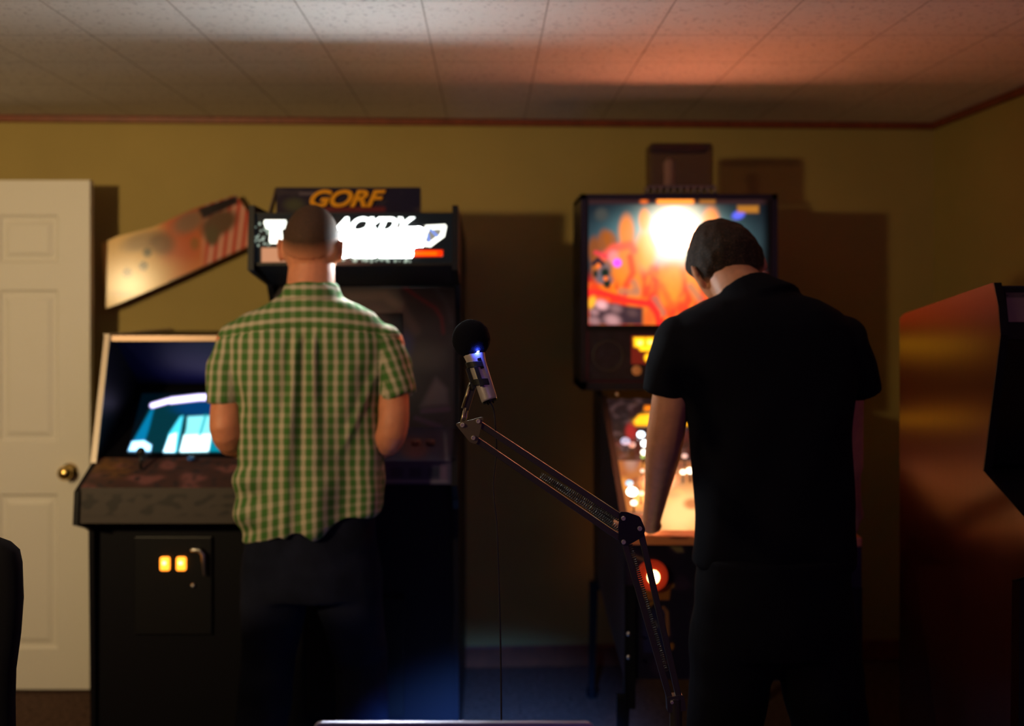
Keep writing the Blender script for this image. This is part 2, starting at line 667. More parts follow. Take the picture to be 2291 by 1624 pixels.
def screencol(x, y, u, v):
    c = (0.0, 0.004, 0.008)
    dome = [(286, 1011), (334, 914), (342, 905), (380, 893), (430, 886), (480, 884), (530, 884), (530, 1012)]
    c = over(c, (0.0, 0.035, 0.05), polym(x, y, dome))
    c = over(c, (0.0, 0.05, 0.2), blob(x, y, 450, 912, 60, 18, 0, .5) * .8)
    c = over(c, (0.0, 0.22, 0.45), polym(x, y, [(290, 1000), (337, 918), (346, 908), (333, 960), (323, 990)], 3))
    c = over(c, (1.2, 2.6, 4.0), polym(x, y, [(288, 1008), (296, 988), (322, 986), (338, 996), (336, 1009)], 3))
    c = over(c, (2.3, 2.0, 3.6), line(x, y, [(341, 907), (375, 897), (410, 893), (445, 889), (530, 887)], 6.5 if x > 380 else 5, 3))
    for q in ([(403, 932), (410, 930), (395, 1013), (366, 1013), (378, 970)],):
        c = over(c, (0.1, 1.0, 1.3), polym(x, y, q, 3))
    c = over(c, (2.0, 3.2, 4.0), polym(x, y, [(380, 974), (395, 968), (390, 1011), (366, 1011)], 3))
    c = over(c, (0.35, 1.2, 1.3), polym(x, y, [(420, 932), (458, 930), (463, 930), (473, 930), (474, 1000), (464, 1010), (403, 1011), (417, 960)], 3))
    c = over(c, (2.5, 3.8, 4.2), polym(x, y, [(413, 975), (470, 972), (466, 1008), (404, 1010)], 5))
    c = over(c, (0.0, 0.45, 0.5), line(x, y, [(460, 930), (447, 975)], 3, 3) * .9)
    c = over(c, (0.0, 0.3, 0.42), polym(x, y, [(474, 975), (500, 990), (530, 1010), (466, 1010)], 3))
    return c


M_SCREEN = art_mat('glowing_tube_screen', True, 0.2, gain=1.0)
art_grid('screen', (sa, sb_, sc_, sd), 110, 70, screencol, M_SCREEN, cab)
# control panel with worn art, and front lip
M_CPART = bpy.data.materials.new('worn_control_panel_art')
M_CPART = art_mat('worn_control_panel_art', False, 0.5, 0.3)


def cpcol(x, y, u, v):
    nse = noise.noise(Vector((x * 0.02, y * 0.05, 0)))
    n2 = noise.noise(Vector((x * 0.07, y * 0.12, 5)))
    c = (0.07, 0.035, 0.032)
    c = over(c, (0.25, 0.12, 0.03), blob(x, y, 250, 1045, 45, 22, 0, .7) * (0.6 + n2))
    c = over(c, (0.2, 0.08, 0.08), ss(0.0, .5, nse))
    c = over(c, (0.03, 0.025, 0.03), ss(0.1, 0.5, n2))
    return c


def lipcol(x, y, u, v):
    n2 = noise.noise(Vector((x * 0.035 + y * .02, y * 0.06, 9)))
    c = (0.045, 0.034, 0.03)
    c = over(c, (0.014, 0.011, 0.011), ss(-0.02, 0.25, n2) * ss(0.15, 0.3, v) * (1 - ss(.75, .9, v)) * .9)
    return c


art_grid('control_panel', ((LX0 + .016, 3.05, 0.975), (LX1 - .016, 3.05, 0.975), (LX1 - .016, 3.205, 1.043), (LX0 + .016, 3.205, 1.043)), 60, 24, cpcol, M_CPART, cab)
art_grid('control_panel_lip', ((LX0 + .016, 3.04, 0.868), (LX1 - .016, 3.04, 0.868), (LX1 - .016, 3.05, 0.975), (LX0 + .016, 3.05, 0.975)), 90, 24, lipcol, M_CPART, cab)
obj('control_box', bx((LX0 + .016, 3.055, 0.87), (LX1 - .016, 3.2, 0.95)), M_LCAB, cab)
for k, (px, py) in enumerate(((427, 1026), (320, 1020))):
    bm = bmesh.new()
    q = P(px, py, 3.17)
    ball(bm, q, 0.012, scale=(1, 1, 0.6))
    obj('button', bm, mat('blue_button', (0.01, 0.12, 0.5), 0.3) if k == 0 else M_DKPLAST, cab, smooth=True)
q = P(315, 1035, 3.13)
bm = bmesh.new()
cyl(bm, q - Vector((0, 0, .02)), q + Vector((0, 0, .03)), 0.005)
ball(bm, q + Vector((0, 0, .035)), 0.014)
obj('joystick', bm, M_DKPLAST, cab, smooth=True)
obj('front_panel', bx((LX0 + .016, 3.18, 0.05), (LX1 - .016, 3.2, 0.87)), M_LCAB, cab)
obj('back_panel', bx((LX0 + .016, 3.98, 0.05), (LX1 - .016, 4.0, 1.41)), M_LCAB, cab)
# coin door
cx0, cx1 = P(300, 0, 3.17).x, P(475, 0, 3.17).x
cz0, cz1 = P(0, 1420, 3.17).z, P(0, 1200, 3.17).z
cd = obj('coin_door', bx((cx0, 3.168, cz0), (cx1, 3.18, cz1)), M_BLACKM, cab, bevel=0.004)
M_COIN = mat('amber_lit_button', (0.6, 0.25, 0.02), 0.3, emit=(1.0, 0.27, 0.02), strength=3.2)
for px in (368.5, 405):
    a = P(px - 11, 1277, 3.16); c_ = P(px + 11, 1246, 3.16)
    o = obj('coin_button', bx((a.x, 3.155, a.z), (c_.x, 3.17, c_.z)), M_COIN, cd, bevel=0.007, seg=3)
    bm = bmesh.new()
    m_ = (a + c_) / 2
    ball(bm, (m_.x, 3.156, m_.z + .004), 0.006)
    obj('bulb', bm, mat('amber_bulb', (1, .7, .2), .3, emit=(1, .62, .12), strength=9), cd, smooth=True)
bm = bmesh.new()
tube(bm, [P(430, 1230, 3.15), P(445, 1230, 3.15), P(455, 1240, 3.15), P(457, 1285, 3.15)], [0.006, 0.007, 0.008, 0.005], 10)
obj('coin_return_frame', bm, M_STEEL, cd, smooth=True)
bm = bmesh.new()
ball(bm, P(432, 1310, 3.165), 0.008)
obj('lock', bm, M_STEEL, cd, smooth=True)

# ------------------------------------------------------------------ tall cabinet with lit marquee
tall = thing('arcade_cabinet', 'tall black arcade cabinet with glaring white lettered marquee, behind the checked shirt', 'arcade cabinet', (-0.41, 3.6, 0))
TX0, TX1 = -0.731, -0.089
MY = 3.06
tz = lambda py, d=MY: CZ - (py - VY) / F * d
tx = lambda px, d=MY: (px - VX) / F * d
prof = [(4.12, 0.02), (4.12, 1.80), (3.30, 1.835), (3.05, tz(459, 3.05)), (3.035, tz(604, 3.03)), (3.10, 1.63), (3.30, 1.60), (3.36, 1.52), (3.20, 1.14),
        (2.99, 1.075), (2.975, 0.995), (3.08, 0.93), (3.10, 0.90), (3.12, 0.02)]
M_TCAB = mat('black_cabinet_side', (0.004, 0.004, 0.008), 0.45, spec=.25)
for x in (TX0, TX1 - 0.018):
    obj('side_panel', profile_panel(prof, x, 0.018), M_TCAB, tall)
obj('top_panel', bx((TX0 + .018, 3.09, 1.80), (TX1 - .018, 4.1, 1.815)), M_TCAB, tall)
obj('back_panel', bx((TX0 + .018, 4.08, 0.05), (TX1 - .018, 4.1, 1.8)), M_TCAB, tall)
obj('front_panel', bx((TX0 + .018, 3.12, 0.05), (TX1 - .018, 3.14, 0.99)), M_TCAB, tall)
bm = bx((TX0 + .018, 3.055, tz(478)), (TX1 - .018, 3.085, 1.818))
box(bm, (TX0 + .018, 3.05, tz(594)), (TX1 - .018, 3.08, tz(588)))
mf = obj('marquee_frame', bm, M_BLACKM, tall)


rs = random.Random(3)
specks = [(rs.uniform(570, 606), rs.uniform(498, 550), rs.uniform(1.2, 2.4)) for _ in range(34)]
specks += [(rs.uniform(765, 925), rs.uniform(572, 586), rs.uniform(1.5, 3.5)) for _ in range(46)]
specks += [(rs.uniform(590, 1000), rs.uniform(490, 586), 1.0) for _ in range(30)]


def marqcol(x, y, u, v):
    c = (0.004, 0.005, 0.006)
    for sx_, sy_, r in specks:
        if abs(sx_ - x) < 5 and abs(sy_ - y) < 5:
            c = over(c, (0.5, 0.62, 0.5), blob(x, y, sx_, sy_, r, r, 0, .6))
    c = over(c, C(206, 142, 104), polym(x, y, [(585, 554), (700, 554), (700, 585), (585, 587)], 2))
    c = over(c, (1.6, 0.05, 0.0), polym(x, y, [(922, 559), (990, 560), (990, 573), (922, 574)], 2))
    c = over(c, (1.8, 0.28, 0.0), line(x, y, [(924, 567), (975, 567)], 3, 3) * .8)
    c = over(c, (0.30, 0.28, 0.24), polym(x, y, [(948, 504), (998, 504), (994, 530), (962, 550), (944, 545)], 2))
    return c


M_MARQ = art_mat('backlit_marquee', True, 0.25, gain=1.0)
art_grid('marquee', ((TX0 + .018, MY, tz(588)), (TX1 - .018, MY, tz(588)), (TX1 - .018, MY, tz(478)), (TX0 + .018, MY, tz(478))), 230, 58, marqcol, M_MARQ, mf)
M_LET = mat('white_backlit_lettering', (0.9, 0.9, 0.9), 0.4, emit=(0.86, 0.97, 1.0), strength=115.0)
M_LETD = mat('cream_backlit_lettering', (0.9, 0.9, 0.9), 0.4, emit=(0.93, 1.0, 0.92), strength=1.9)
M_LETC = mat('bright_backlit_lettering', (0.9, 0.9, 0.9), 0.4, emit=(0.90, 1.0, 0.98), strength=3.5)
M_LETB = mat('blue_backlit_lettering', (0.2, 0.3, 0.7), 0.4, emit=(0.10, 0.22, 0.75), strength=1.2)
M_LETS = mat('soft_blue_backlit_lettering', (0.2, 0.3, 0.7), 0.4, emit=(0.30, 0.52, .95), strength=1.0)


def pxprism(pts, d, t):
    return prism([P(x, y, d) for x, y in pts], (0, t, 0))


ly = MY - 0.001
# the T
obj('lettering', pxprism([(592, 492), (640, 492), (641, 499), (637, 512), (631, 513), (633, 535), (637, 543), (630, 545), (605, 545), (602, 538), (604, 513), (596, 512), (590, 499)], ly, -0.002), M_LETD, mf, bevel=0.001)
obj('lettering', pxprism([(600, 501), (635, 501), (634, 504), (601, 504)], ly - .003, -0.001), M_LETS, mf)
obj('lettering', pxprism([(612, 531), (623, 531), (623, 534), (612, 534)], ly - .003, -0.001), mat('pink_backlit_lettering', (1, .4, .4), .4, emit=(1, .6, .6), strength=1), mf)
# upper row: italic letters
me = text_mesh('ACKDY', 1.0, 0.012, 0.42, 0.035, 0.92)
fit_text(me, tx(742, ly), tx(929, ly), tz(522, ly), tz(486, ly), ly - .001)
obj('lettering', me, M_LETC, mf)
# lower row, a dense white block with notched edge
low = [(760, 522), (768, 519), (812, 520), (835, 518), (872, 522), (888, 512), (912, 509), (940, 508), (947, 512), (946, 552), (930, 552), (924, 558), (924, 572),
       (920, 576), (850, 576), (845, 572), (838, 576), (792, 576), (786, 573), (768, 577), (762, 572), (766, 556), (760, 540)]
obj('lettering', pxprism(low, ly, -0.0022), M_LET, mf)
# shield with the letter at the right
ring_o = [(950, 501), (960, 497), (1000, 497), (1005, 503), (1002, 525), (996, 537), (984, 543), (968, 556), (930, 553), (930, 545)]
ring_i = [(956, 509), (992, 508), (990, 523), (984, 530), (978, 531), (962, 544), (945, 541)]
bm = bmesh.new()
for a_, b_ in zip(ring_o, ring_o[1:] + ring_o[:1]):
    pass
strip = [(945, 541), (956, 509), (994, 507), (990, 526), (981, 533), (962, 547), (940, 545), (945, 541)]
for a_, b_ in zip(strip, strip[1:]):
    A, B = P(*a_, ly), P(*b_, ly)
    d = (B - A)
    nrm = Vector((-d.z, 0, d.x)).normalized() * (5.2 / F * ly)
    ext = d.normalized() * (3 / F * ly)
    prism([A - ext + nrm, B + ext + nrm, B + ext - nrm, A - ext - nrm], (0, -0.002 - random.random() * 2e-4, 0), bm)
obj('lettering', bm, M_LETD, mf)
bm = bmesh.new()
for a_, b_ in (((961, 511), (980, 530)), ((957, 522), (961, 543))):
    A, B = P(*a_, ly), P(*b_, ly)
    d = (B - A)
    nrm = Vector((-d.z, 0, d.x)).normalized() * (2.6 / F * ly)
    prism([A + nrm, B + nrm, B - nrm, A - nrm], (0, -0.0025, 0), bm)
obj('lettering', bm, M_LETB, mf)
# speaker panel under the marquee, screen bezel with faint art
obj('speaker_panel', prism([(TX0 + .018, 3.06, tz(594)), (TX1 - .018, 3.06, tz(594)), (TX1 - .018, 3.30, 1.60), (TX0 + .018, 3.30, 1.60)], (0, 0.012, 0.012)), mat('blue_black_panel', (0.006, 0.007, 0.018), 0.6, spec=.2), tall)


def bezcol(x, y, u, v):
    c = (0.03, 0.022, 0.026)
    c = over(c, (0.16, 0.012, 0.02), line(x, y, [(900, 640), (940, 668), (975, 690), (988, 712), (992, 745)], 3, 2.5))
    c = over(c, (0.06, 0.055, 0.07), line(x, y, [(975, 645), (1000, 680), (1010, 720)], 5, 5) * .6)
    c = over(c, (0.075, 0.05, 0.05), line(x, y, [(700, 665), (860, 660), (900, 690), (930, 740)], 10, 8) * .8)
    c = over(c, (0.02, 0.035, 0.14), blob(x, y, 900, 775, 22, 30, 0.2, .7))
    c = over(c, (0.075, 0.07, 0.065), blob(x, y, 960, 800, 35, 28, 0, .7) * .9)
    c = over(c, (0.17, 0.14, 0.16), polym(x, y, [(975, 845), (1000, 870), (1003, 905), (940, 910)], 8) * .7)
    c = over(c, (0.13, 0.07, 0.14), line(x, y, [(945, 920), (1003, 915)], 5, 4) * .7)
    c = over(c, (0.10, 0.05, 0.12), line(x, y, [(930, 935), (985, 955)], 5, 4) * .7)
    return c


M_ART = art_mat('printed_cabinet_art', False, 0.35, 0.5)
art_grid('screen_bezel', ((TX0 + .018, 3.20, 1.14), (TX1 - .018, 3.20, 1.14), (TX1 - .018, 3.34, 1.595), (TX0 + .018, 3.34, 1.595)), 120, 90, bezcol, M_ART, tall)
bzn = Vector((0, -(1.595 - 1.14), 0.14)).normalized()
bz0 = Vector((0, 3.20, 1.14)) + bzn * 0.006
obj('screen', prism([onplane(x, y, bz0, bzn) for x, y in ((660, 885), (905, 885), (900, 700), (665, 700))], bzn * .004), M_BLACKG, tall, bevel=.003)


def cpan(x, y, u, v):
    c = (0.03, 0.028, 0.06)
    c = over(c, (0.12, 0.13, 0.16), line(x, y, [(995, 970), (1000, 1035)], 3, 2) + line(x, y, [(700, 1033), (1000, 1037)], 3, 2))
    c = over(c, (0.11, 0.05, 0.05), blob(x, y, 925, 1000, 32, 24, 0, .3) * .7)
    return c


def clip_(x, y, u, v):
    c = (0.03, 0.028, 0.075)
    c = over(c, (0.12, 0.11, 0.18), line(x, y, [(700, 1075), (1000, 1077)], 2.5, 2))
    for k in range(8):
        c = over(c, (0.008, 0.012, 0.04), polym(x, y, [(985 - 42 * k, 1046), (958 - 42 * k, 1046), (958 - 42 * k, 1068), (985 - 42 * k, 1068)], 4))
    c = over(c, (0.12, 0.08, 0.16), polym(x, y, [(985, 1040), (1001, 1040), (1001, 1075), (985, 1075)], 3) * .6)
    return c


art_grid('control_panel', ((TX0 + .018, 2.985, 1.068), (TX1 - .018, 2.985, 1.068), (TX1 - .018, 3.20, 1.14), (TX0 + .018, 3.20, 1.14)), 110, 30, cpan, M_ART, tall)
art_grid('control_panel_lip', ((TX0 + .018, 2.978, 0.998), (TX1 - .018, 2.978, 0.998), (TX1 - .018, 2.985, 1.068), (TX0 + .018, 2.985, 1.068)), 110, 24, clip_, M_ART, tall)
obj('control_box', bx((TX0 + .018, 2.99, 1.0), (TX1 - .018, 3.2, 1.06)), M_TCAB, tall)
for px, py, r in ((930, 1000, 0.014), (962, 1003, 0.014)):
    bm = bmesh.new()
    q = P(px, py, 3.09)
    q.z = 1.103
    cyl(bm, q, q + Vector((0, -.002, .012)), r)
    obj('button', bm, mat('maroon_button', (0.09, 0.02, 0.02), 0.35), tall, smooth=True)
cd = obj('coin_door', bx((-0.56, 3.105, 0.25), (-0.26, 3.12, 0.62)), M_BLACKM, tall, bevel=0.004)
for x in (-0.48, -0.36):
    obj('coin_button', bx((x, 3.095, 0.5), (x + .03, 3.107, 0.545)), M_DKPLAST, cd, bevel=.004)

# sign lying on top of the tall cabinet
GD = 3.36
gs = thing('marquee_sign', 'purple sign with yellow slanted letters GORF, standing on top of the tall cabinet', 'sign', (-0.49, GD, 1.835))
gz0, gz1 = 1.822, CZ - (419 - VY) / F * GD
gx0, gx1 = (618 - VX) / F * GD, (940 - VX) / F * GD
M_GBODY = mat('dark_purple_plastic', (0.022, 0.012, 0.035), 0.45)
M_GART = art_mat('printed_sign_art', False, 0.6, 0.15)
obj('sign_body', bx((gx0, GD + .002, gz0), (gx1, GD + 0.05, gz1)), M_GBODY, gs, bevel=.003)


def gcol(x, y, u, v):
    n_ = noise.noise(Vector((x * .03, y * .05, 2)))
    c = mix((0.014, 0.006, 0.022), (0.006, 0.004, 0.028), u)
    c = over(c, (0.04, 0.028, 0.036), ss(0.15, 0.5, n_) * .6)
    c = over(c, (0.06, 0.06, 0.03), blob(x, y, 658, 458, 22, 14, 0, .6) * .8)
    c = over(c, (0.20, 0.15, 0.18), line(x, y, [(672, 433), (702, 433)], 3, 2) * .5)
    c = over(c, (0.15, 0.012, 0.012), line(x, y, [(712, 468), (858, 468)], 5, 3) * .8)
    return c


art_grid('sign_face', ((gx0, GD, gz0), (gx1, GD, gz0), (gx1, GD, gz1), (gx0, GD, gz1)), 120, 24, gcol, M_GART, gs)
bm = bmesh.new()
skin(bm, [ringpts(Vector((gx0 - 0.002 - 0.03 * (1 - t), GD + 0.025, gz0 + (gz1 - gz0) * t)), Vector((1, 0, 0)), Vector((0, 1, 0)), 0.006, 0.022, 8) for t in (0, .35, .7, 1)])
obj('curved_end', bm, mat('smoky_plastic', (0.09, 0.05, 0.03), 0.4), gs, smooth=True)
me = text_mesh('GORF', 1.0, 0.006, 0.38, 0.032, 0.98)
fit_text(me, tx(694, GD), tx(864, GD), tz(464, GD), tz(425, GD), GD - 0.004)
obj('lettering', me, mat('amber_lettering', (0.72, 0.30, 0.006), 0.7, spec=.2), gs)

# ------------------------------------------------------------------ pinball machine
PYAW = -0.035
pin = thing('pinball_machine', 'pinball machine with glowing orange backglass and lit playfield, right man playing it', 'pinball machine', (0.705, 2.75, 0), PYAW)
PM = Matrix.Translation((0.705, 2.75, 0)) @ Matrix.Rotation(PYAW, 4, 'Z')


def pobj(name, bm, m, parent=None, **k):
    """geometry written in the machine's own frame (x across, y back from the front)"""
    bm.transform(PM)
    return obj(name, bm, m, parent or pin, **k)


HW = 0.325
M_PSIDE = mat('dark_blue_cabinet_art', (0.012, 0.010, 0.028), 0.4, var=0.6, vscale=9)
M_PIN_IN = mat('orange_wood_liner', (0.75, 0.24, 0.06), 0.5)
prof = [(0.0, 0.50), (0.0, 0.885), (0.06, 0.90), (0.80, 1.20), (1.20, 1.22), (1.20, 0.50)]
for s in (-1, 1):
    pobj('side_panel', prism([(s * HW, y, z) for y, z in prof], (-s * 0.016, 0, 0)), M_PSIDE)
    pobj('inner_liner', prism([(s * (HW - 0.017), y, z) for y, z in ((0.07, 0.80), (0.07, 0.893), (0.80, 1.19), (0.80, 0.9))], (-s * 0.004, 0, 0)), M_PIN_IN)
    pobj('side_rail', prism([(s * HW, y, z) for y, z in ((0.05, 0.899), (0.80, 1.202), (0.80, 1.21), (0.05, 0.907))], (-s * 0.02, 0, 0)), M_BLACKM)
pobj('front_panel', bx((-HW + .016, 0, 0.5), (HW - .016, 0.018, 0.875)), M_PSIDE)
pobj('bottom_panel', bx((-HW + .016, 0.02, 0.5), (HW - .016, 1.2, 0.515)), M_BLACK)
pobj('lockdown_bar', bx((-HW, -0.012, 0.872), (HW, 0.06, 0.90)), mat('orange_bar', (0.95, 0.36, 0.15), 0.45, 0.2), bevel=.006)  # whole bar given an orange base colour
# playfield
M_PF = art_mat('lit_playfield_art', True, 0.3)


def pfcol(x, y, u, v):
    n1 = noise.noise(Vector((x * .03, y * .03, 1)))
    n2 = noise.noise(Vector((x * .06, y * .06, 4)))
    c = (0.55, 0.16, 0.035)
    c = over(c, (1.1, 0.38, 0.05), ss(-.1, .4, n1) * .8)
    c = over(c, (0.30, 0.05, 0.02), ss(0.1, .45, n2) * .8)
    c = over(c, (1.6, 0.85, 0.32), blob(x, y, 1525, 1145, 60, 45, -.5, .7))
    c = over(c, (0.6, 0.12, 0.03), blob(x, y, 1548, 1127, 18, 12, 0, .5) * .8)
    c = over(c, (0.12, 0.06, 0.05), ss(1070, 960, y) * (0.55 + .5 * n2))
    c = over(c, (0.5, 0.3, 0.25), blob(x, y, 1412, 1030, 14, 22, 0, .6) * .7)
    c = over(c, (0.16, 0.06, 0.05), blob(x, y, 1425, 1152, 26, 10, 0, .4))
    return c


def pmw(v):
    return PM @ Vector(v)


art_grid('playfield', (pmw((-HW + .02, 0.06, 0.845)), pmw((HW - .02, 0.06, 0.845)), pmw((HW - .02, 0.80, 0.98)), pmw((-HW + .02, 0.80, 0.98))), 110, 110, pfcol, M_PF, pin)


def backcol(x, y, u, v):
    c = (0.012, 0.006, 0.008)
    n2 = noise.noise(Vector((x * .05, y * .08, 7)))
    c = over(c, (0.10, 0.05, 0.05), ss(0, .5, n2) * .7)
    c = over(c, (1.5, 0.32, 0.01), polym(x, y, [(1442, 908), (1560, 908), (1560, 918), (1442, 918)], 3))
    c = over(c, (2.2, 0.85, 0.02), polym(x, y, [(1418, 942), (1430, 928), (1470, 924), (1640, 924), (1640, 952), (1420, 952)], 4))
    c = over(c, (0.45, 0.02, 0.02), blob(x, y, 1412, 965, 12, 18, 0, .5))
    return c


art_grid('back_panel', (pmw((-HW + .02, 0.79, 0.96)), pmw((HW - .02, 0.79, 0.96)), pmw((HW - .02, 0.79, 1.20)), pmw((-HW + .02, 0.79, 1.20))), 110, 60, backcol, art_mat('lit_back_panel_art', True, 0.3), pin)
pobj('apron', prism([(-HW + .02, 0.062, 0.85), (HW - .02, 0.062, 0.85), (HW - .02, 0.10, 0.862), (-HW + .02, 0.10, 0.862)], (0, 0, .006)), mat('orange_apron', (0.6, 0.2, 0.06), 0.5))
for lx_, ly_ in ((-.22, .25), (-.22, .50)):
    light('POINT', 'playfield_bulb', pmw((lx_, ly_, .95)), .6, (1, .36, .10), .03)
# little lit pieces standing on the playfield: px, py, depth, radius(px), colour, strength
for px, py, d, r, colr, st in ((1434, 972, 3.3, 9, (.75, .9, 1), 4), (1443, 992, 3.25, 9, (1, 1, .95), 6), (1441, 1012, 3.22, 8, (1, .9, .75), 3),
                               (1438, 1022, 3.2, 5, (.15, .8, .15), .7), (1399, 987, 3.25, 11, (.6, .6, .9), .7), (1414, 995, 3.25, 8, (.9, .35, .3), .7),
                               (1437, 1053, 3.15, 5, (1, .75, .6), 1.2), (1408, 1081, 3.1, 9, (.2, .7, .95), 1.2), (1414, 1100, 3.05, 13, (1, .8, .6), 6),
                               (1418, 1125, 3.02, 8, (1, .75, .55), 3), (1434, 1103, 3.03, 7, (1, .6, .4), 1.6), (1532, 1020, 3.2, 7, (.9, .55, .5), .9),
                               (1544, 1053, 3.1, 9, (1, .85, .6), 3.5), (1528, 1056, 3.1, 7, (1, .85, .6), 3)):
    bm = bmesh.new()
    q = P(px, py, d)
    rr = r / F * d
    ball(bm, q, rr, 12, 8, scale=(1, 1, .8))
    pl_ = obj('playfield_light', bm, mat('playfield_lamp', (.5, .5, .5), .3, emit=colr, strength=st), pin, smooth=True)
    obj('post', cyl(bmesh.new(), q - Vector((0, 0, rr * .5 + .03)), q - Vector((0, 0, rr * .6)), rr * .25, seg=10), M_BLACKM, pl_, smooth=True)
M_GLASS = bpy.data.materials.new('clear_glass')
M_GLASS.use_nodes = True
nt = M_GLASS.node_tree
nt.nodes.clear()
out = nt.nodes.new('ShaderNodeOutputMaterial'); mxs = nt.nodes.new('ShaderNodeMixShader')
tr = nt.nodes.new('ShaderNodeBsdfTransparent'); gl = nt.nodes.new('ShaderNodeBsdfGlossy'); gl.inputs['Roughness'].default_value = 0.03
fr = nt.nodes.new('ShaderNodeLayerWeight')
nt.links.new(mnode('MULTIPLY', mnode('POWER', fr.outputs['Facing'], 4.0), 0.5), mxs.inputs[0]); nt.links.new(tr.outputs[0], mxs.inputs[1]); nt.links.new(gl.outputs[0], mxs.inputs[2]); nt.links.new(mxs.outputs[0], out.inputs[0])
pobj('playfield_glass', prism([(-HW + .018, 0.06, 0.899), (HW - .018, 0.06, 0.899), (HW - .018, 0.79, 1.196), (-HW + .018, 0.79, 1.196)], (0, 0, .004)), M_GLASS)
# backbox
BY = 3.60
bxw = lambda px: (px - VX) / F * BY
bzw = lambda py: CZ - (py - VY) / F * BY
X0, X1 = bxw(1300), bxw(1740)
Z0, Z1 = 1.225, bzw(434)
bm = bmesh.new()
box(bm, (X0, BY, Z0), (X0 + .02, BY + .32, Z1)); box(bm, (X1 - .02, BY, Z0), (X1, BY + .32, Z1))
box(bm, (X0, BY, Z1 - .018), (X1, BY + .32, Z1)); box(bm, (X0, BY, Z0), (X1, BY + .32, Z0 + .03)); box(bm, (X0, BY + .30, Z0), (X1, BY + .32, Z1))
bb = obj('backbox', bm, mat('backbox_black', (0.010, 0.009, 0.016), 0.35), pin)
bm = bmesh.new()
gx0_, gx1_, gz0_, gz1_ = bxw(1317), bxw(1722), bzw(727), bzw(445)
box(bm, (X0 + .02, BY + .005, gz0_ - .022), (X1 - .02, BY + .03, gz0_)); box(bm, (X0 + .02, BY + .005, gz1_), (X1 - .02, BY + .03, Z1 - .018))
box(bm, (X0 + .02, BY + .005, gz0_), (gx0_, BY + .03, gz1_)); box(bm, (gx1_, BY + .005, gz0_), (X1 - .02, BY + .03, gz1_))
obj('backglass_frame', bm, M_BLACKM, bb)


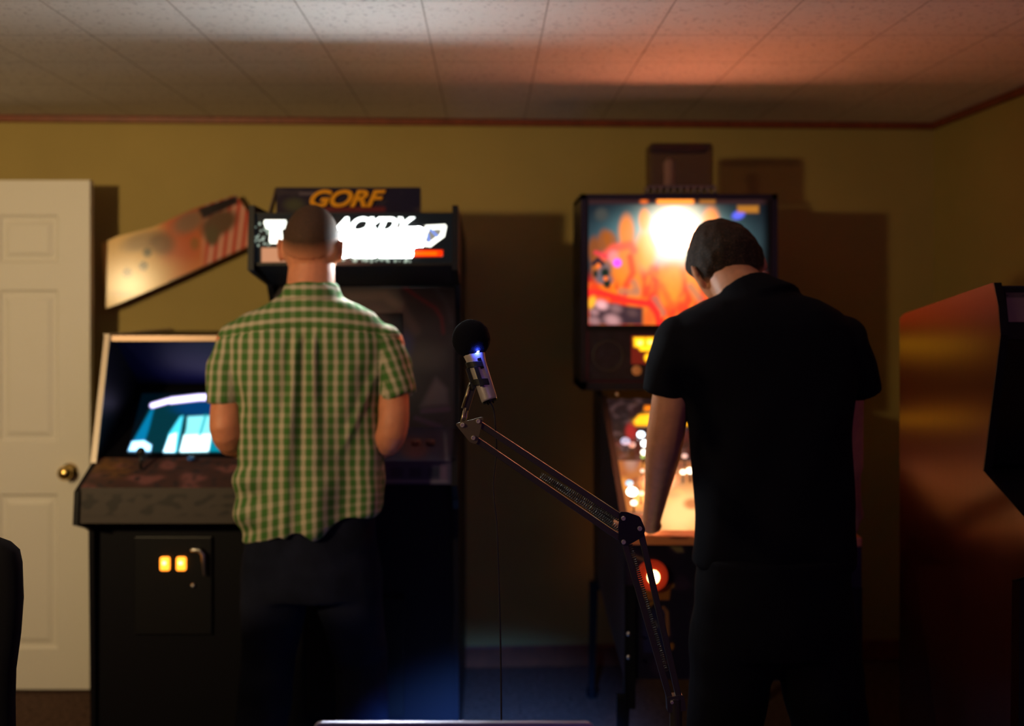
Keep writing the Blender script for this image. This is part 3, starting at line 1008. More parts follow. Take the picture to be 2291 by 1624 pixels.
def bgcol(x, y, u, v):
    c = (0.006, 0.008, 0.012)
    sky = mix((0.05, 0.11, 0.13), (0.30, 0.62, 0.60), exp(-((x - 1510) / 95) ** 2 - ((y - 520) / 90) ** 2) * 1.3)
    c = over(c, sky, ss(0, 1, exp(-((x - 1500) / 170) ** 2 - ((y - 545) / 75) ** 2) * 1.35))
    # ground of warm figures
    crowd = ss(590, 660, y) + ss(110, 0, abs(x - 1500)) * ss(560, 620, y)
    n1 = noise.noise(Vector((x * .045, y * .03, 3)))
    n2 = noise.noise(Vector((x * .08, y * .06, 8)))
    warm = mix((.9, 0.055, 0.008), (1.0, 0.19, 0.012), ss(-.3, .4, n1))
    warm = over(warm, (0.85, 0.035, 0.01), ss(.08, .35, n2))
    c = over(c, warm, ss(0, 1, crowd))
    figs = [(1330, 560, 14, 30, 0, .25), (1352, 540, 14, 26, 0, .3), (1366, 538, 14, 22, -.3, .35), (1402, 520, 17, 38, 0, 1.0), (1442, 492, 12, 24, 0, 1.2),
            (1445, 560, 22, 45, 0, 1.6), (1590, 500, 19, 34, 0, 1.2), (1400, 590, 32, 50, .3, 1.0), (1500, 640, 26, 50, .2, 1.2), (1420, 650, 16, 50, .1, 1.0),
            (1550, 625, 14, 50, -.2, 1.1), (1640, 560, 20, 50, 0, .6), (1345, 600, 20, 28, 0, .6)]
    for fx, fy, rx, ry, an, st in figs:
        c = over(c, (1.05 * st, .25 * st, .014 * st), blob(x, y, fx, fy, rx, ry, an, .4) * .85)
    c = over(c, (1.0, 0.10, 0.06), line(x, y, [(1350, 575), (1372, 555), (1410, 548), (1418, 560)], 9, 6) * .8)
    c = over(c, (0.8, 0.04, 0.06), line(x, y, [(1333, 565), (1360, 575)], 5, 4) * .8)
    c = over(c, (1.0, 0.30, 0.30), blob(x, y, 1372, 575, 12, 15, 0, .5) * .7)
    c = over(c, (0.85, 0.04, 0.015), line(x, y, [(1410, 575), (1416, 610), (1400, 640)], 7, 5) * .8)
    c = over(c, (0.9, 0.05, 0.01), line(x, y, [(1460, 600), (1468, 660), (1455, 690)], 8, 6) * .5)
    c = over(c, (0.9, 0.06, 0.01), line(x, y, [(1480, 640), (1500, 680), (1490, 700)], 8, 6) * .6)
    # hot centre: the bulb behind the glass
    d = math.hypot((x - 1512) / 1.0, (y - 515) / 1.0)
    halo = exp(-(d / 52) ** 2)
    c = tuple(a + h * halo for a, h in zip(c, (2.6, 1.9, 1.2)))
    h2 = exp(-(math.hypot((x - 1530) / 105, (y - 590) / 60)) ** 2)
    c = tuple(a + h * h2 for a, h in zip(c, (.12, .10, .05)))
    core = (1 - ss(20, 58, math.hypot((x - 1508), (y - 515)))) ** 1.5
    c = tuple(a + h * core for a, h in zip(c, (88, 20, 8)))
    # grey robot-like shapes, dark wheels and purple lamp at left
    for gx_, gy_, rx, ry, an in ((1345, 620, 14, 14, 0), (1352, 605, 14, 18, .4), (1355, 625, 16, 12, .2)):
        c = over(c, (0.12, 0.11, 0.13), blob(x, y, gx_, gy_, rx, ry, an, .4) * .85)
    c = over(c, (0.01, 0.012, 0.02), line(x, y, [(1328, 590), (1338, 580), (1348, 590)], 5, 3))
    c = over(c, (0.008, 0.02, 0.012), blob(x, y, 1354, 610, 9, 10) + blob(x, y, 1358, 635, 8, 10) + blob(x, y, 1332, 612, 5, 9))
    for gx_, gy_ in ((1339, 595), (1355, 623)):
        c = over(c, (1.0, .18, .03), blob(x, y, gx_, gy_, 5, 5))
    c = over(c, (0.85, .10, 1.2), blob(x, y, 1381, 588, 9, 9, 0, .4))
    c = over(c, (.12, .14, .9), blob(x, y, 1652, 481, 14, 9, -.3, .4))
    # grey strokes and table at the bottom left
    for pp in ([(1390, 652), (1425, 655)], [(1418, 632), (1424, 645)], [(1466, 670), (1482, 700)], [(1545, 640), (1566, 668)]):
        c = over(c, (0.24, .17, .13), line(x, y, pp, 8, 6) * .55)
    bar = [(1318, 655), (1345, 655), (1400, 672), (1455, 680), (1470, 700), (1475, 725)]
    c = over(c, (0.045, .022, .028), polym(x, y, [(1318, 680), (1345, 675), (1400, 683), (1440, 688), (1440, 727), (1318, 727)], 5))
    c = over(c, (0.75, .2, .03), polym(x, y, [(1437, 688), (1462, 688), (1466, 727), (1437, 727)], 4) * .5)
    c = over(c, (0.95, .028, .018), line(x, y, bar, 7, 4))
    for gx_, gy_, rx, st in ((1346, 682, 14, 1.0), (1330, 698, 10, .45), (1378, 690, 13, .3), (1370, 716, 17, .6), (1330, 718, 13, .4), (1415, 700, 12, .12)):
        c = over(c, (.85 * st, .42 * st, .42 * st), blob(x, y, gx_, gy_, rx, rx * .7, .3, .7))
    c = over(c, (1.0, .45, .03), blob(x, y, 1324, 676, 8, 14, .3, .5))
    # dark top border with lamps
    top = 1 - ss(452, 462, y)
    c = over(c, (0.03, .012, .012), top)
    c = over(c, (1.6, .42, .05), polym(x, y, [(1470, 442), (1552, 442), (1552, 456), (1470, 456)], 4))
    c = over(c, (.75, .13, .02), blob(x, y, 1441, 451, 9, 5, 0, .5)); c = over(c, (.35, .12, .02), polym(x, y, [(1565, 446), (1600, 446), (1600, 456), (1565, 456)], 4))
    c = over(c, (.42, .16, .02), polym(x, y, [(1650, 460), (1697, 460), (1697, 476), (1650, 476)], 4))
    c = over(c, (0.06, .06, .05), blob(x, y, 1346, 480, 14, 14, 0, .6) * .8)
    vig = 1 - .9 * ss(1700, 1722, x)
    return tuple(a * vig for a in c)


art_grid('backglass', ((gx0_, BY + .02, gz0_), (gx1_, BY + .02, gz0_), (gx1_, BY + .02, gz1_), (gx0_, BY + .02, gz1_)), 200, 142, bgcol, art_mat('backlit_backglass_art', True, .15, gain=1.25), bb)
# speaker panel with display
spz0, spz1 = bzw(852), gz0_ - .022
sp = obj('speaker_panel', bx((X0 + .02, BY + .01, spz0), (X1 - .02, BY + .03, spz1)), mat('speaker_panel_print', (0.014, 0.010, 0.020), 0.4, var=.4, vscale=30), bb)
for px in (1362, 1678):
    bm = bmesh.new()
    c_ = Vector((bxw(px), BY + .008, bzw(795)))
    pr = [ringpts(c_ + Vector((0, o_, 0)), Vector((1, 0, 0)), Vector((0, 0, 1)), r, r, 32) for r, o_ in ((.060, .004), (.056, -.003), (.050, -.002), (.048, .006), (.020, .010), (.001, .009))]
    skin(bm, pr, cap=False)
    obj('speaker', bm, mat('speaker_cone', (0.02, 0.014, 0.018), 0.6), sp, smooth=True)


def dmd(x, y, u, v):
    c = (0.16, 0.012, 0.006)
    lx = (x - 1410) % 34
    row1 = 753 < y < 786
    if row1:
        c = over(c, (2.2, 1.05, .02), polym(x, y, [(1418, 755), (1622, 755), (1622, 786), (1434, 786), (1428, 777), (1419, 775)], 3))
        c = over(c, (1.0, .18, .01), line(x, y, [(1444, 753), (1444, 774)], 2, 2) * .6)
    for k in range(5):
        c = over(c, (2.2, 1.0, .02), blob(x, y, 1450 + 34 * k, 800, 8, 9, 0, .4))
    c = over(c, (3, 2.0, .5), blob(x, y, 1432, 767, 5, 4, 0, .6) + blob(x, y, 1456, 766, 6, 3, 0, .6))
    return c


art_grid('display', ((bxw(1413), BY + .008, bzw(815)), (bxw(1627), BY + .008, bzw(815)), (bxw(1627), BY + .008, bzw(751)), (bxw(1413), BY + .008, bzw(751))), 110, 34, dmd, art_mat('amber_display', True, .3), sp)
bm = bmesh.new()
ball(bm, (bxw(1425), BY + .008, bzw(829)), .018, scale=(1, .3, 1))
obj('button', bm, mat('dim_amber_button', (.25, .09, .03), .5, emit=(.6, .2, .05), strength=.25), sp, smooth=True)
bm = bx((X0 + .02, BY + .01, spz0 - .004), (X1 - .02, BY + .022, spz0 + .003))
box(bm, (X0 + .02, BY + .004, spz0), (X0 + .026, BY + .02, spz1))
obj('speaker_panel_trim', bm, mat('maroon_trim', (0.09, 0.012, 0.03), .35), bb)
for px in (1380,):
    bm = bmesh.new()
    ball(bm, P(px, 882, 3.45), .006)
    obj('screw', bm, M_STEEL, bb, smooth=True)
# front art and start button
fc = lambda px, py: PM.inverted() @ P(px, py, 2.75)


def froncol(x, y, u, v):
    c = (0.012, 0.010, 0.03)
    n1 = noise.noise(Vector((x * .02, y * .02, 11)))
    c = over(c, (0.03, 0.018, 0.05), ss(0, .5, n1))
    c = over(c, (.20, .17, .10), polym(x, y, [(1497, 1221), (1525, 1223), (1530, 1235), (1515, 1236)], 3))
    c = over(c, (.20, .12, .08), line(x, y, [(1412, 1242), (1440, 1252)], 3, 2))
    c = over(c, (.30, .16, .04), line(x, y, [(1426, 1300), (1440, 1318), (1485, 1318), (1504, 1310)], 5, 3))
    c = over(c, (.34, .13, .03), polym(x, y, [(1432, 1322), (1500, 1318), (1497, 1342), (1436, 1342)], 3))
    c = over(c, (.28, .14, .03), line(x, y, [(1440, 1360), (1452, 1354), (1460, 1348)], 4, 2))
    c = over(c, (.26, .12, .06), line(x, y, [(1484, 1360), (1492, 1370), (1494, 1420)], 4, 2))
    c = over(c, (.02, .022, .09), polym(x, y, [(1436, 1364), (1486, 1364), (1490, 1460), (1440, 1460)], 3))
    c = over(c, (.10, .10, .12), line(x, y, [(1450, 1392), (1450, 1402)], 2, 2) + line(x, y, [(1464, 1390), (1470, 1402)], 3, 2))
    c = over(c, (.30, .13, .03), blob(x, y, 1503, 1446, 5, 8))
    c = over(c, (.15, .05, .08), line(x, y, [(1475, 1483), (1490, 1482), (1482, 1492)], 2.5, 2))
    return c


zb = 0.5
art_grid('cabinet_front_art', (pmw((-HW + .002, -.001, zb)), pmw((HW - .002, -.001, zb)), pmw((HW - .002, -.001, .872)), pmw((-HW + .002, -.001, .872))), 200, 110, froncol, M_ART, pin)
q = P(1462, 1291, 2.735)
bm = bmesh.new()
cyl(bm, q + Vector((0, .02, 0)), q + Vector((0, .002, 0)), .043, .040, 32)
sbn = obj('start_button', bm, mat('red_lit_button', (.3, .02, .01), .3, emit=(.5, .03, .008), strength=.32), pin)
bm = bmesh.new()
ball(bm, q, .019, scale=(.9, .5, 1))
obj('bulb', bm, mat('warm_bulb', (1, .8, .5), .3, emit=(1, .62, .2), strength=9), sbn, smooth=True)
cdr = pobj('coin_door', bx((-.05, -.012, .52), (.26, 0, .80)), M_BLACKM, bevel=.004)
pobj('coin_slot_plate', bx((-.02, -.018, .545), (.03, -.012, .60)), mat('red_reject_plate', (.25, .05, .03), .4), cdr, bevel=.003)
for s in (-1, 1):
    for y in (0.02, 1.15):
        bm = bmesh.new()
        x = s * (HW - .005)
        box(bm, (x - .025 * (s > 0), y - .03, .42), (x + .025 * (s < 0) + 0, y - .022, .76))
        box(bm, (x - .004, y - .03, .42), (x + .004, y + .03, .76))
        prism([(x - .025, y - .028, .45), (x + .010, y - .028, .45), (x + s * .015 + .008, y - .028, .02), (x + s * .015 - .012, y - .028, .02)], (0, .03, 0), bm)
        cyl(bm, (x + s * .015, y - .013, 0), (x + s * .015, y - .013, .03), .022)
        lg = pobj('leg', bm, M_BLACKM)
for y in (1418, 1470):
    bm = bmesh.new()
    ball(bm, P(1406, y, 2.71), .006)
    obj('leg_bolt', bm, M_STEEL, pin, smooth=True)

# topper
tp = thing('pinball_topper', 'small dark boxy topper with a pale figure inside, on top of the pinball backbox', 'topper', (.69, 3.72, Z1))
TD = 3.72
q0, q1 = P(1437, 428, TD), P(1600, 408, TD)
M_SMOKE = bpy.data.materials.new('smoky_red_plastic')
M_SMOKE.use_nodes = True
nt = M_SMOKE.node_tree
nt.nodes.clear()
out = nt.nodes.new('ShaderNodeOutputMaterial'); mxs = nt.nodes.new('ShaderNodeMixShader'); mxs.inputs[0].default_value = .45
tr = nt.nodes.new('ShaderNodeBsdfTransparent'); tr.inputs[0].default_value = (.85, .72, .72, 1)
pb = nt.nodes.new('ShaderNodeBsdfPrincipled'); pb.inputs['Base Color'].default_value = (.05, .03, .035, 1); pb.inputs['Roughness'].default_value = .25
nt.links.new(tr.outputs[0], mxs.inputs[1]); nt.links.new(pb.outputs[0], mxs.inputs[2]); nt.links.new(mxs.outputs[0], out.inputs[0])
obj('base', bx((q0.x, TD - .05, Z1), (q1.x, TD + .09, Z1 + .012)), M_BLACKM, tp)
for k in range(11):
    x = q0.x + (q1.x - q0.x) * (k + .5) / 11
    bm = bmesh.new()
    cyl(bm, (x, TD - .045, Z1 + .012), (x, TD - .045, Z1 + .034), .007, .004, 10)
    obj('post', bm, mat('greyish_post', (.20, .15, .17), .4), tp, smooth=True)
a, c_ = P(1450, 405, TD), P(1592, 322, TD)
bm = bx((a.x, TD - .04, Z1 + .034), (c_.x, TD + .07, c_.z))
obj('dome', bm, M_SMOKE, tp, bevel=.015, seg=4)
bm = bx((a.x - .006, TD - .046, Z1 + .03), (c_.x + .006, TD + .076, Z1 + .04))
obj('skirt', bm, mat('grey_plum_skirt', (.12, .08, .10), .4), tp)
bm = bmesh.new()
fx = P(1497, 400, TD)
skin(bm, [ringpts(Vector((fx.x, TD, Z1 + .04 + h)), Vector((1, 0, 0)), Vector((0, 1, 0)), r, r * .8, 16) for h, r in ((0, .022), (.03, .019), (.07, .021), (.085, .022), (.10, .015), (.106, .004))])
obj('figure', bm, mat('pale_figure', (.95, .8, .6), .6), tp, smooth=True)
obj('top_cap', bx((a.x + .01, TD - .03, c_.z - .03), (c_.x - .01, TD + .06, c_.z - .004)), mat('dark_red_cap', (.05, .006, .008), .4), tp, bevel=.01)

# ------------------------------------------------------------------ wooden-sided cabinet at the right
rc = thing('arcade_cabinet', 'cabinet with reddish wood side panel and pale marquee by the right wall', 'arcade cabinet', (1.45, 2.5, 0))
RX0, RX1 = 1.16, 1.80
prof = [(2.80, 0.0), (2.80, 1.498), (2.77, 1.512), (2.284, 1.589), (2.262, 1.535), (2.252, 1.47), (2.33, 1.15), (2.10, 1.06), (2.09, .98), (2.2, .93), (2.22, .0)]
M_WOODR = bpy.data.materials.new('red_wood_veneer')
M_WOODR.use_nodes = True
nt = M_WOODR.node_tree
b = nt.nodes['Principled BSDF']
tc = nt.nodes.new('ShaderNodeTexCoord'); mp = nt.nodes.new('ShaderNodeMapping'); mp.inputs['Scale'].default_value = (2, 14, 1.0)
nz = nt.nodes.new('ShaderNodeTexNoise'); nz.inputs['Scale'].default_value = 6; nz.inputs['Detail'].default_value = 6
rp = nt.nodes.new('ShaderNodeValToRGB'); rp.color_ramp.elements[0].color = (.020, .004, .002, 1); rp.color_ramp.elements[1].color = (.042, .009, .004, 1)
nt.links.new(tc.outputs['Object'], mp.inputs[0]); nt.links.new(mp.outputs[0], nz.inputs['Vector']); nt.links.new(nz.outputs['Fac'], rp.inputs[0]); nt.links.new(rp.outputs[0], b.inputs['Base Color'])
b.inputs['Roughness'].default_value = .30
b.inputs['Coat Weight'].default_value = .35
b.inputs['Coat Tint'].default_value = (1, .28, .07, 1)
b.inputs['Specular IOR Level'].default_value = .22
b.inputs['Specular Tint'].default_value = (1, .4, .15, 1)
b.inputs['Coat Roughness'].default_value = .2
for x in (RX0, RX1 - .018):
    obj('side_panel', profile_panel(prof, x, .018), M_WOODR, rc)
fprof = [p for p in prof[3:]]
bm = bmesh.new()
for (y0, z0), (y1, z1) in zip(prof[3:9], prof[4:10]):
    prism([(RX0 + .0, y0 - .001, z0), (RX0 + .018, y0 - .001, z0), (RX0 + .018, y1 - .001, z1), (RX0 + .0, y1 - .001, z1)], (0, -.003, 0), bm)
obj('edge_trim', bm, M_BLACKM, rc)
bm = prism([(RX0 + .018, 2.80, 1.49), (RX1 - .018, 2.80, 1.49), (RX1 - .018, 2.3, 1.57), (RX0 + .018, 2.3, 1.57)], (0, 0, .012))
obj('top_panel', bm, M_BLACK, rc)
mq = prism([(RX0 + .018, 2.292, 1.578), (RX1 - .018, 2.292, 1.578), (RX1 - .018, 2.270, 1.46), (RX0 + .018, 2.270, 1.46)], (0, .02, 0))
mq = obj('marquee_frame', mq, M_BLACKM, rc)


def rmq(x, y, u, v):
    c = (.30, .19, .20)
    if v > .80:
        c = over(c, (.12, .08, .085), 1)
        k = int(u * 90)
        if 0.85 < v < .95 and rm[k % 90]:
            c = (.03, .02, .022)
    return c


rm = [random.random() > .45 for _ in range(90)]
art_grid('marquee', ((RX0 + .030, 2.272, 1.499), (RX1 - .03, 2.272, 1.499), (RX1 - .03, 2.284, 1.566), (RX0 + .030, 2.284, 1.566)), 180, 20, rmq, M_ART, mq)
bm = bmesh.new()
prism([(RX0 + .018, 2.275, 1.46), (RX1 - .018, 2.275, 1.46), (RX1 - .018, 2.36, 1.16), (RX0 + .018, 2.36, 1.16)], (0, .01, 0), bm)
obj('screen_bezel', bm, M_BLACKG, rc)
bm = prism([(RX0 + .018, 2.36, 1.15), (RX1 - .018, 2.36, 1.15), (RX1 - .018, 2.11, 1.055), (RX0 + .018, 2.11, 1.055)], (0, 0, -.02))
obj('control_panel', bm, M_BLACK, rc)
obj('front_panel', bx((RX0 + .018, 2.23, .03), (RX1 - .018, 2.25, 1.03)), M_BLACK, rc)
obj('back_panel', bx((RX0 + .018, 2.77, .03), (RX1 - .018, 2.785, 1.48)), M_BLACK, rc)

# ------------------------------------------------------------------ people
def head_r(x, y, z):
    """unit direction -> point on a head; +Y is the face, +Z the crown"""
    a, b_, c_ = .0765, .097, .116
    px, py, pz = x * a, y * b_, z * c_
    if z < 0:
        t = -z
        px *= 1 - .26 * t * t
        if y < 0:
            py *= 1 - .30 * t
        else:
            py *= 1 - .12 * t
            py += .010 * t
        pz *= 1.0
    # occiput
    if y < 0:
        py -= .008 * exp(-((z - .12) / .4) ** 2) * (-y)
    if y > 0:
        g = lambda gx, gz, sx_, sz_: exp(-((px - gx) / sx_) ** 2 - ((pz - gz) / sz_) ** 2)
        py += .022 * g(0, -.030, .011, .017) + .010 * g(0, -.012, .008, .02)      # nose
        py -= .010 * (g(.031, .002, .014, .010) + g(-.031, .002, .014, .010))      # eye sockets
        py += .005 * (g(.030, .020, .022, .007) + g(-.030, .020, .022, .007))      # brow
        py += .006 * g(0, -.063, .020, .006) + .005 * g(0, -.073, .018, .006) + .008 * g(0, -.098, .02, .012)  # lips, chin
        py += .003 * (g(.031, .001, .010, .006) + g(-.031, .001, .010, .006))
    return Vector((px, py, pz))


def head_mesh(bm, M):
    seg, rg = 48, 36
    rings = []
    for j in range(1, rg):
        ph = pi * j / rg
        rings.append([M @ head_r(sin(ph) * cos(2 * pi * i / seg), sin(ph) * sin(2 * pi * i / seg), cos(ph)) for i in range(seg)])
    skin(bm, rings)
    for s in (-1, 1):   # ears
        R = M.to_3x3() @ Matrix.Rotation(radians(-10), 3, 'X') @ Matrix.Rotation(radians(s * 24), 3, 'Z')
        ball(bm, M @ Vector((s * .083, -.004, -.012)), .034, 14, 10, scale=(.24, .52, 1), rot=R)
        ball(bm, M @ Vector((s * .087, -.014, .004)), .024, 12, 8, scale=(.25, .6, .8), rot=R)


def hand(bm, wrist, direction, back, thumb, s=1.0, curl=0.5):
    """palm and five jointed fingers; direction = along the fingers, back = out of the back of the hand, thumb = side of the thumb"""
    d = Vector(direction).normalized(); t = Vector(thumb).normalized()
    n_ = Vector(back).normalized()
    w = Vector(wrist)
    tube(bm, [w - d * .01, w + d * .03 * s, w + d * .06 * s, w + d * .082 * s], [(.024 * s, .017 * s), (.034 * s, .015 * s), (.040 * s, .014 * s), (.038 * s, .011 * s)], 14, ref=n_)
    for k, (off, ln, sp_) in enumerate(((.029, .073, .10), (.010, .083, .02), (-.010, .077, -.05), (-.028, .060, -.14))):
        p = w + d * .084 * s + t * off * s
        dd = (d + t * sp_).normalized()
        ax = dd.cross(n_).normalized()
        pts = [p - dd * .012, p]
        ang = -curl * .5
        cur = dd
        for fr_ in (.45, .32, .23):
            cur = (Matrix.Rotation(ang, 3, ax) @ cur).normalized()
            p = p + cur * ln * fr_ * s
            pts.append(p)
            ang = -curl * (.8 + .1 * k)
        tube(bm, pts, [.0095 * s, .0095 * s, .0088 * s, .008 * s, .0068 * s], 10, ref=n_)
    p = w + d * .022 * s + t * .026 * s
    pts = [p, p + (d * .6 + t * .75 - n_ * .2).normalized() * .034 * s]
    pts.append(pts[-1] + (d * .85 + t * .3 - n_ * .35).normalized() * .030 * s)
    pts.append(pts[-1] + (d * .85 + t * .0 - n_ * .5).normalized() * .022 * s)
    tube(bm, pts, [.014 * s, .0115 * s, .0095 * s, .0075 * s], 10, ref=n_)


def hair_cap(M, m, parent, keep, thick=.004, fade=None, grow=1.0, bumpf=None, name='hair'):
    seg, rg = 96, 72
    bm = bmesh.new()
    grid = []
    for j in range(0, rg + 1):
        ph = pi * j / rg
        row = []
        for i in range(seg):
            th = 2 * pi * i / seg
            x, y, z = sin(ph) * cos(th), sin(ph) * sin(th), cos(ph)
            p = head_r(x, y, z)
            k = keep(p, x, y, z)
            row.append((p, k, (x, y, z)))
        grid.append(row)
    vmap = {}
    lay = bm.verts.layers.float.new('fade')

    def gv(j, i):
        i %= seg
        if (j, i) not in vmap:
            p, k, (x, y, z) = grid[j][i]
            t = thick * min(1, max(0, k)) + .0012
            if bumpf:
                t += bumpf(x, y, z) * min(1, max(0, k))
            q_ = p + p.normalized() * t
            v_ = bm.verts.new(M @ (q_ * grow))
            v_[lay] = min(1, max(0, k))
            vmap[(j, i)] = v_
        return vmap[(j, i)]
    for j in range(rg):
        for i in range(seg):
            if min(grid[j][i][1], grid[j][(i + 1) % seg][1], grid[j + 1][i][1], grid[j + 1][(i + 1) % seg][1]) > 0:
                q_ = [gv(j, i), gv(j, i + 1), gv(j + 1, i + 1), gv(j + 1, i)]
                try:
                    bm.faces.new(q_)
                except ValueError:
                    pass
    bmesh.ops.remove_doubles(bm, verts=bm.verts, dist=1e-5)
    o = obj(name, bm, m, parent, smooth=True)
    so_ = o.modifiers.new('solid', 'SOLIDIFY')
    so_.thickness = .004
    so_.offset = -1
    return o


def hair_material(name, skinc, hairc, scale=420):
    m = bpy.data.materials.new(name)
    m.use_nodes = True
    nt_ = m.node_tree
    b_ = nt_.nodes['Principled BSDF']
    b_.inputs['Roughness'].default_value = .75
    b_.inputs['Specular IOR Level'].default_value = .25
    a_ = nt_.nodes.new('ShaderNodeAttribute'); a_.attribute_name = 'fade'
    t_ = nt_.nodes.new('ShaderNodeTexCoord'); n_ = nt_.nodes.new('ShaderNodeTexNoise'); n_.inputs['Scale'].default_value = scale
    nt_.links.new(t_.outputs['Object'], n_.inputs['Vector'])
    ad = nt_.nodes.new('ShaderNodeMath'); ad.operation = 'MULTIPLY_ADD'; ad.inputs[1].default_value = .5; ad.inputs[2].default_value = -.25
    nt_.links.new(n_.outputs['Fac'], ad.inputs[0])
    sm_ = nt_.nodes.new('ShaderNodeMath'); sm_.operation = 'ADD'; sm_.use_clamp = True
    nt_.links.new(a_.outputs['Fac'], sm_.inputs[0]); nt_.links.new(ad.outputs[0], sm_.inputs[1])
    mx_ = nt_.nodes.new('ShaderNodeMixRGB'); mx_.inputs[1].default_value = (*skinc, 1); mx_.inputs[2].default_value = (*hairc, 1)
    nt_.links.new(sm_.outputs[0], mx_.inputs[0]); nt_.links.new(mx_.outputs[0], b_.inputs['Base Color'])
    bp_ = nt_.nodes.new('ShaderNodeBump'); bp_.inputs['Strength'].default_value = .6; bp_.inputs['Distance'].default_value = .002
    nt_.links.new(n_.outputs['Fac'], bp_.inputs['Height']); nt_.links.new(bp_.outputs[0], b_.inputs['Normal'])
    return m


def skin_mat(name, c):
    m = mat(name, c, .5, spec=.4, bump=.15, bscale=250, var=.10, vscale=30)
    b_ = m.node_tree.nodes['Principled BSDF']
    b_.inputs['Subsurface Weight'].default_value = .12
    b_.inputs['Subsurface Radius'].default_value = (.01, .004, .002)
    return m


def ring_row(y, xl, xr, d, dep, tilt=0.0, seg=48, ex=2.3):
    a_ = P(xl, y, d); b_ = P(xr, y, d)
    c_ = (a_ + b_) / 2
    hw = (b_.x - a_.x) / 2
    out_ = []
    for p in ringpts(c_, Vector((1, 0, 0)), Vector((0, 1, 0)), hw, dep, seg, ex):
        p = p.copy()
        p.z += tilt * (p.x - c_.x)
        out_.append(p)
    return out_


# ---- the man in the checked shirt
D1 = 2.86
SK1 = C(214, 138, 104)
p1 = thing('person', 'man from behind with cropped hair and green checked short-sleeved shirt at the tall cabinet', 'person', (-.5, D1, 0))
bm = bmesh.new()
HM = Matrix.Translation(P(697, 553, 2.875)) @ Matrix.Rotation(radians(-8), 4, 'X') @ Matrix.Rotation(radians(1), 4, 'Y') @ Matrix.Scale(1.03, 4)
head_mesh(bm, HM)
tube(bm, [P(694, 700, 2.83), P(695, 650, 2.84), P(697, 600, 2.855), P(697, 565, 2.88)], [(.085, .075), (.070, .066), (.066, .062), (.06, .06)], 20)
# torso and pelvis
rings = [ring_row(y, xl, xr, D1, dp) for y, xl, xr, dp in ((680, 640, 752, .06), (710, 570, 820, .08), (760, 535, 855, .095), (850, 545, 845, .10), (950, 560, 830, .10), (1060, 565, 825, .098), (1180, 560, 830, .105), (1280, 570, 815, .10))]
skin(bm, rings)
hips = [P(625, 1240, D1), P(765, 1240, D1)]
feet = [Vector((-.66, 2.82, .09)), Vector((-.36, 2.88, .09))]
knees = [Vector((-.635, 2.88, .50)), Vector((-.37, 2.92, .50))]
for h_, k_, f_ in zip(hips, knees, feet):
    tube(bm, [h_, h_.lerp(k_, .5), k_, k_.lerp(f_, .4), f_], [.088, .08, .058, .056, .038], 16)
    tube(bm, [f_ + Vector((0, -.05, -.05)), f_ + Vector((0, .06, -.05)), f_ + Vector((0, .16, -.06))], [(.036, .036), (.042, .032), (.035, .02)], 12, ref=(0, 0, 1))
LA = [P(520, 765, 2.85), P(507, 900, 2.82), P(506, 968, 2.80), P(540, 1000, 2.90), P(600, 1006, 2.965)]
RA = [P(868, 770, 2.85), P(880, 880, 2.83), P(877, 965, 2.80), P(848, 1000, 2.88), P(800, 1008, 2.96)]
for A_ in (LA, RA):
    tube(bm, smooth_pts(A_, 4), [.048] * 3 + [.044] * 5 + [.043] * 3 + [.036] * 3 + [.028] * 3, 16)
hand(bm, LA[-1], (.5, .75, .05), (-.1, -.1, 1), (.8, -.5, 0), 1, .55)
hand(bm, RA[-1], (-.4, .8, .05), (.1, -.1, 1), (-.85, -.4, 0), 1, .55)
me = remesh(bm, .0055, 3)
body1 = obj('body', me, skin_mat('ruddy_skin', SK1), p1)


def keep1(p, x, y, z):
    # hairline: low at the back, over the ears at the sides, high at the forehead
    if y < 0:
        line_ = -.040 - .012 * (-y) + .030 * abs(x) ** 3
    else:
        line_ = -.025 + .10 * min(1, y * 1.25)
    return (p.z - line_) / .045


hair_cap(HM, hair_material('cropped_brown_hair', SK1, (.055, .028, .016)), p1, keep1, thick=.0025)

# shirt
bm = bmesh.new()
rows_ = [(648, 652, 742, .058, 0), (664, 630, 762, .078, 0), (680, 590, 802, .094, 0), (700, 548, 836, .108, 0), (725, 518, 862, .118, 0), (760, 503, 875, .124, 0), (810, 505, 872, .126, 0), (860, 520, 860, .126, 0),
         (900, 532, 852, .125, 0), (960, 536, 849, .125, 0), (1020, 536, 849, .124, .02), (1070, 532, 849, .126, .06), (1110, 532, 850, .128, .12), (1145, 538, 851, .128, .18), (1172, 548, 851, .126, .235)]
skin(bm, [ring_row(y, xl, xr, D1 - .012, dp * .94, tl, 56) for y, xl, xr, dp, tl in rows_])
tube(bm, [P(534, 762, 2.855), P(512, 820, 2.845), P(503, 905, 2.825)], [(.060, .070), (.062, .070), (.052, .060)], 22, round_caps=False)
tube(bm, [P(850, 762, 2.855), P(878, 822, 2.85), P(896, 888, 2.835)], [(.060, .070), (.058, .068), (.052, .060)], 22, round_caps=False)
ball(bm, P(531, 758, 2.85), .064, scale=(.9, 1.05, .8))
ball(bm, P(855, 762, 2.85), .064, scale=(.9, 1.05, .8))
tube(bm, [P(697, 690, 2.845), P(697, 660, 2.845), P(697, 636, 2.848)], [(.105, .09), (.083, .082), (.074, .074)], 28, round_caps=False)   # collar stand
me = remesh(bm, .005, 9)


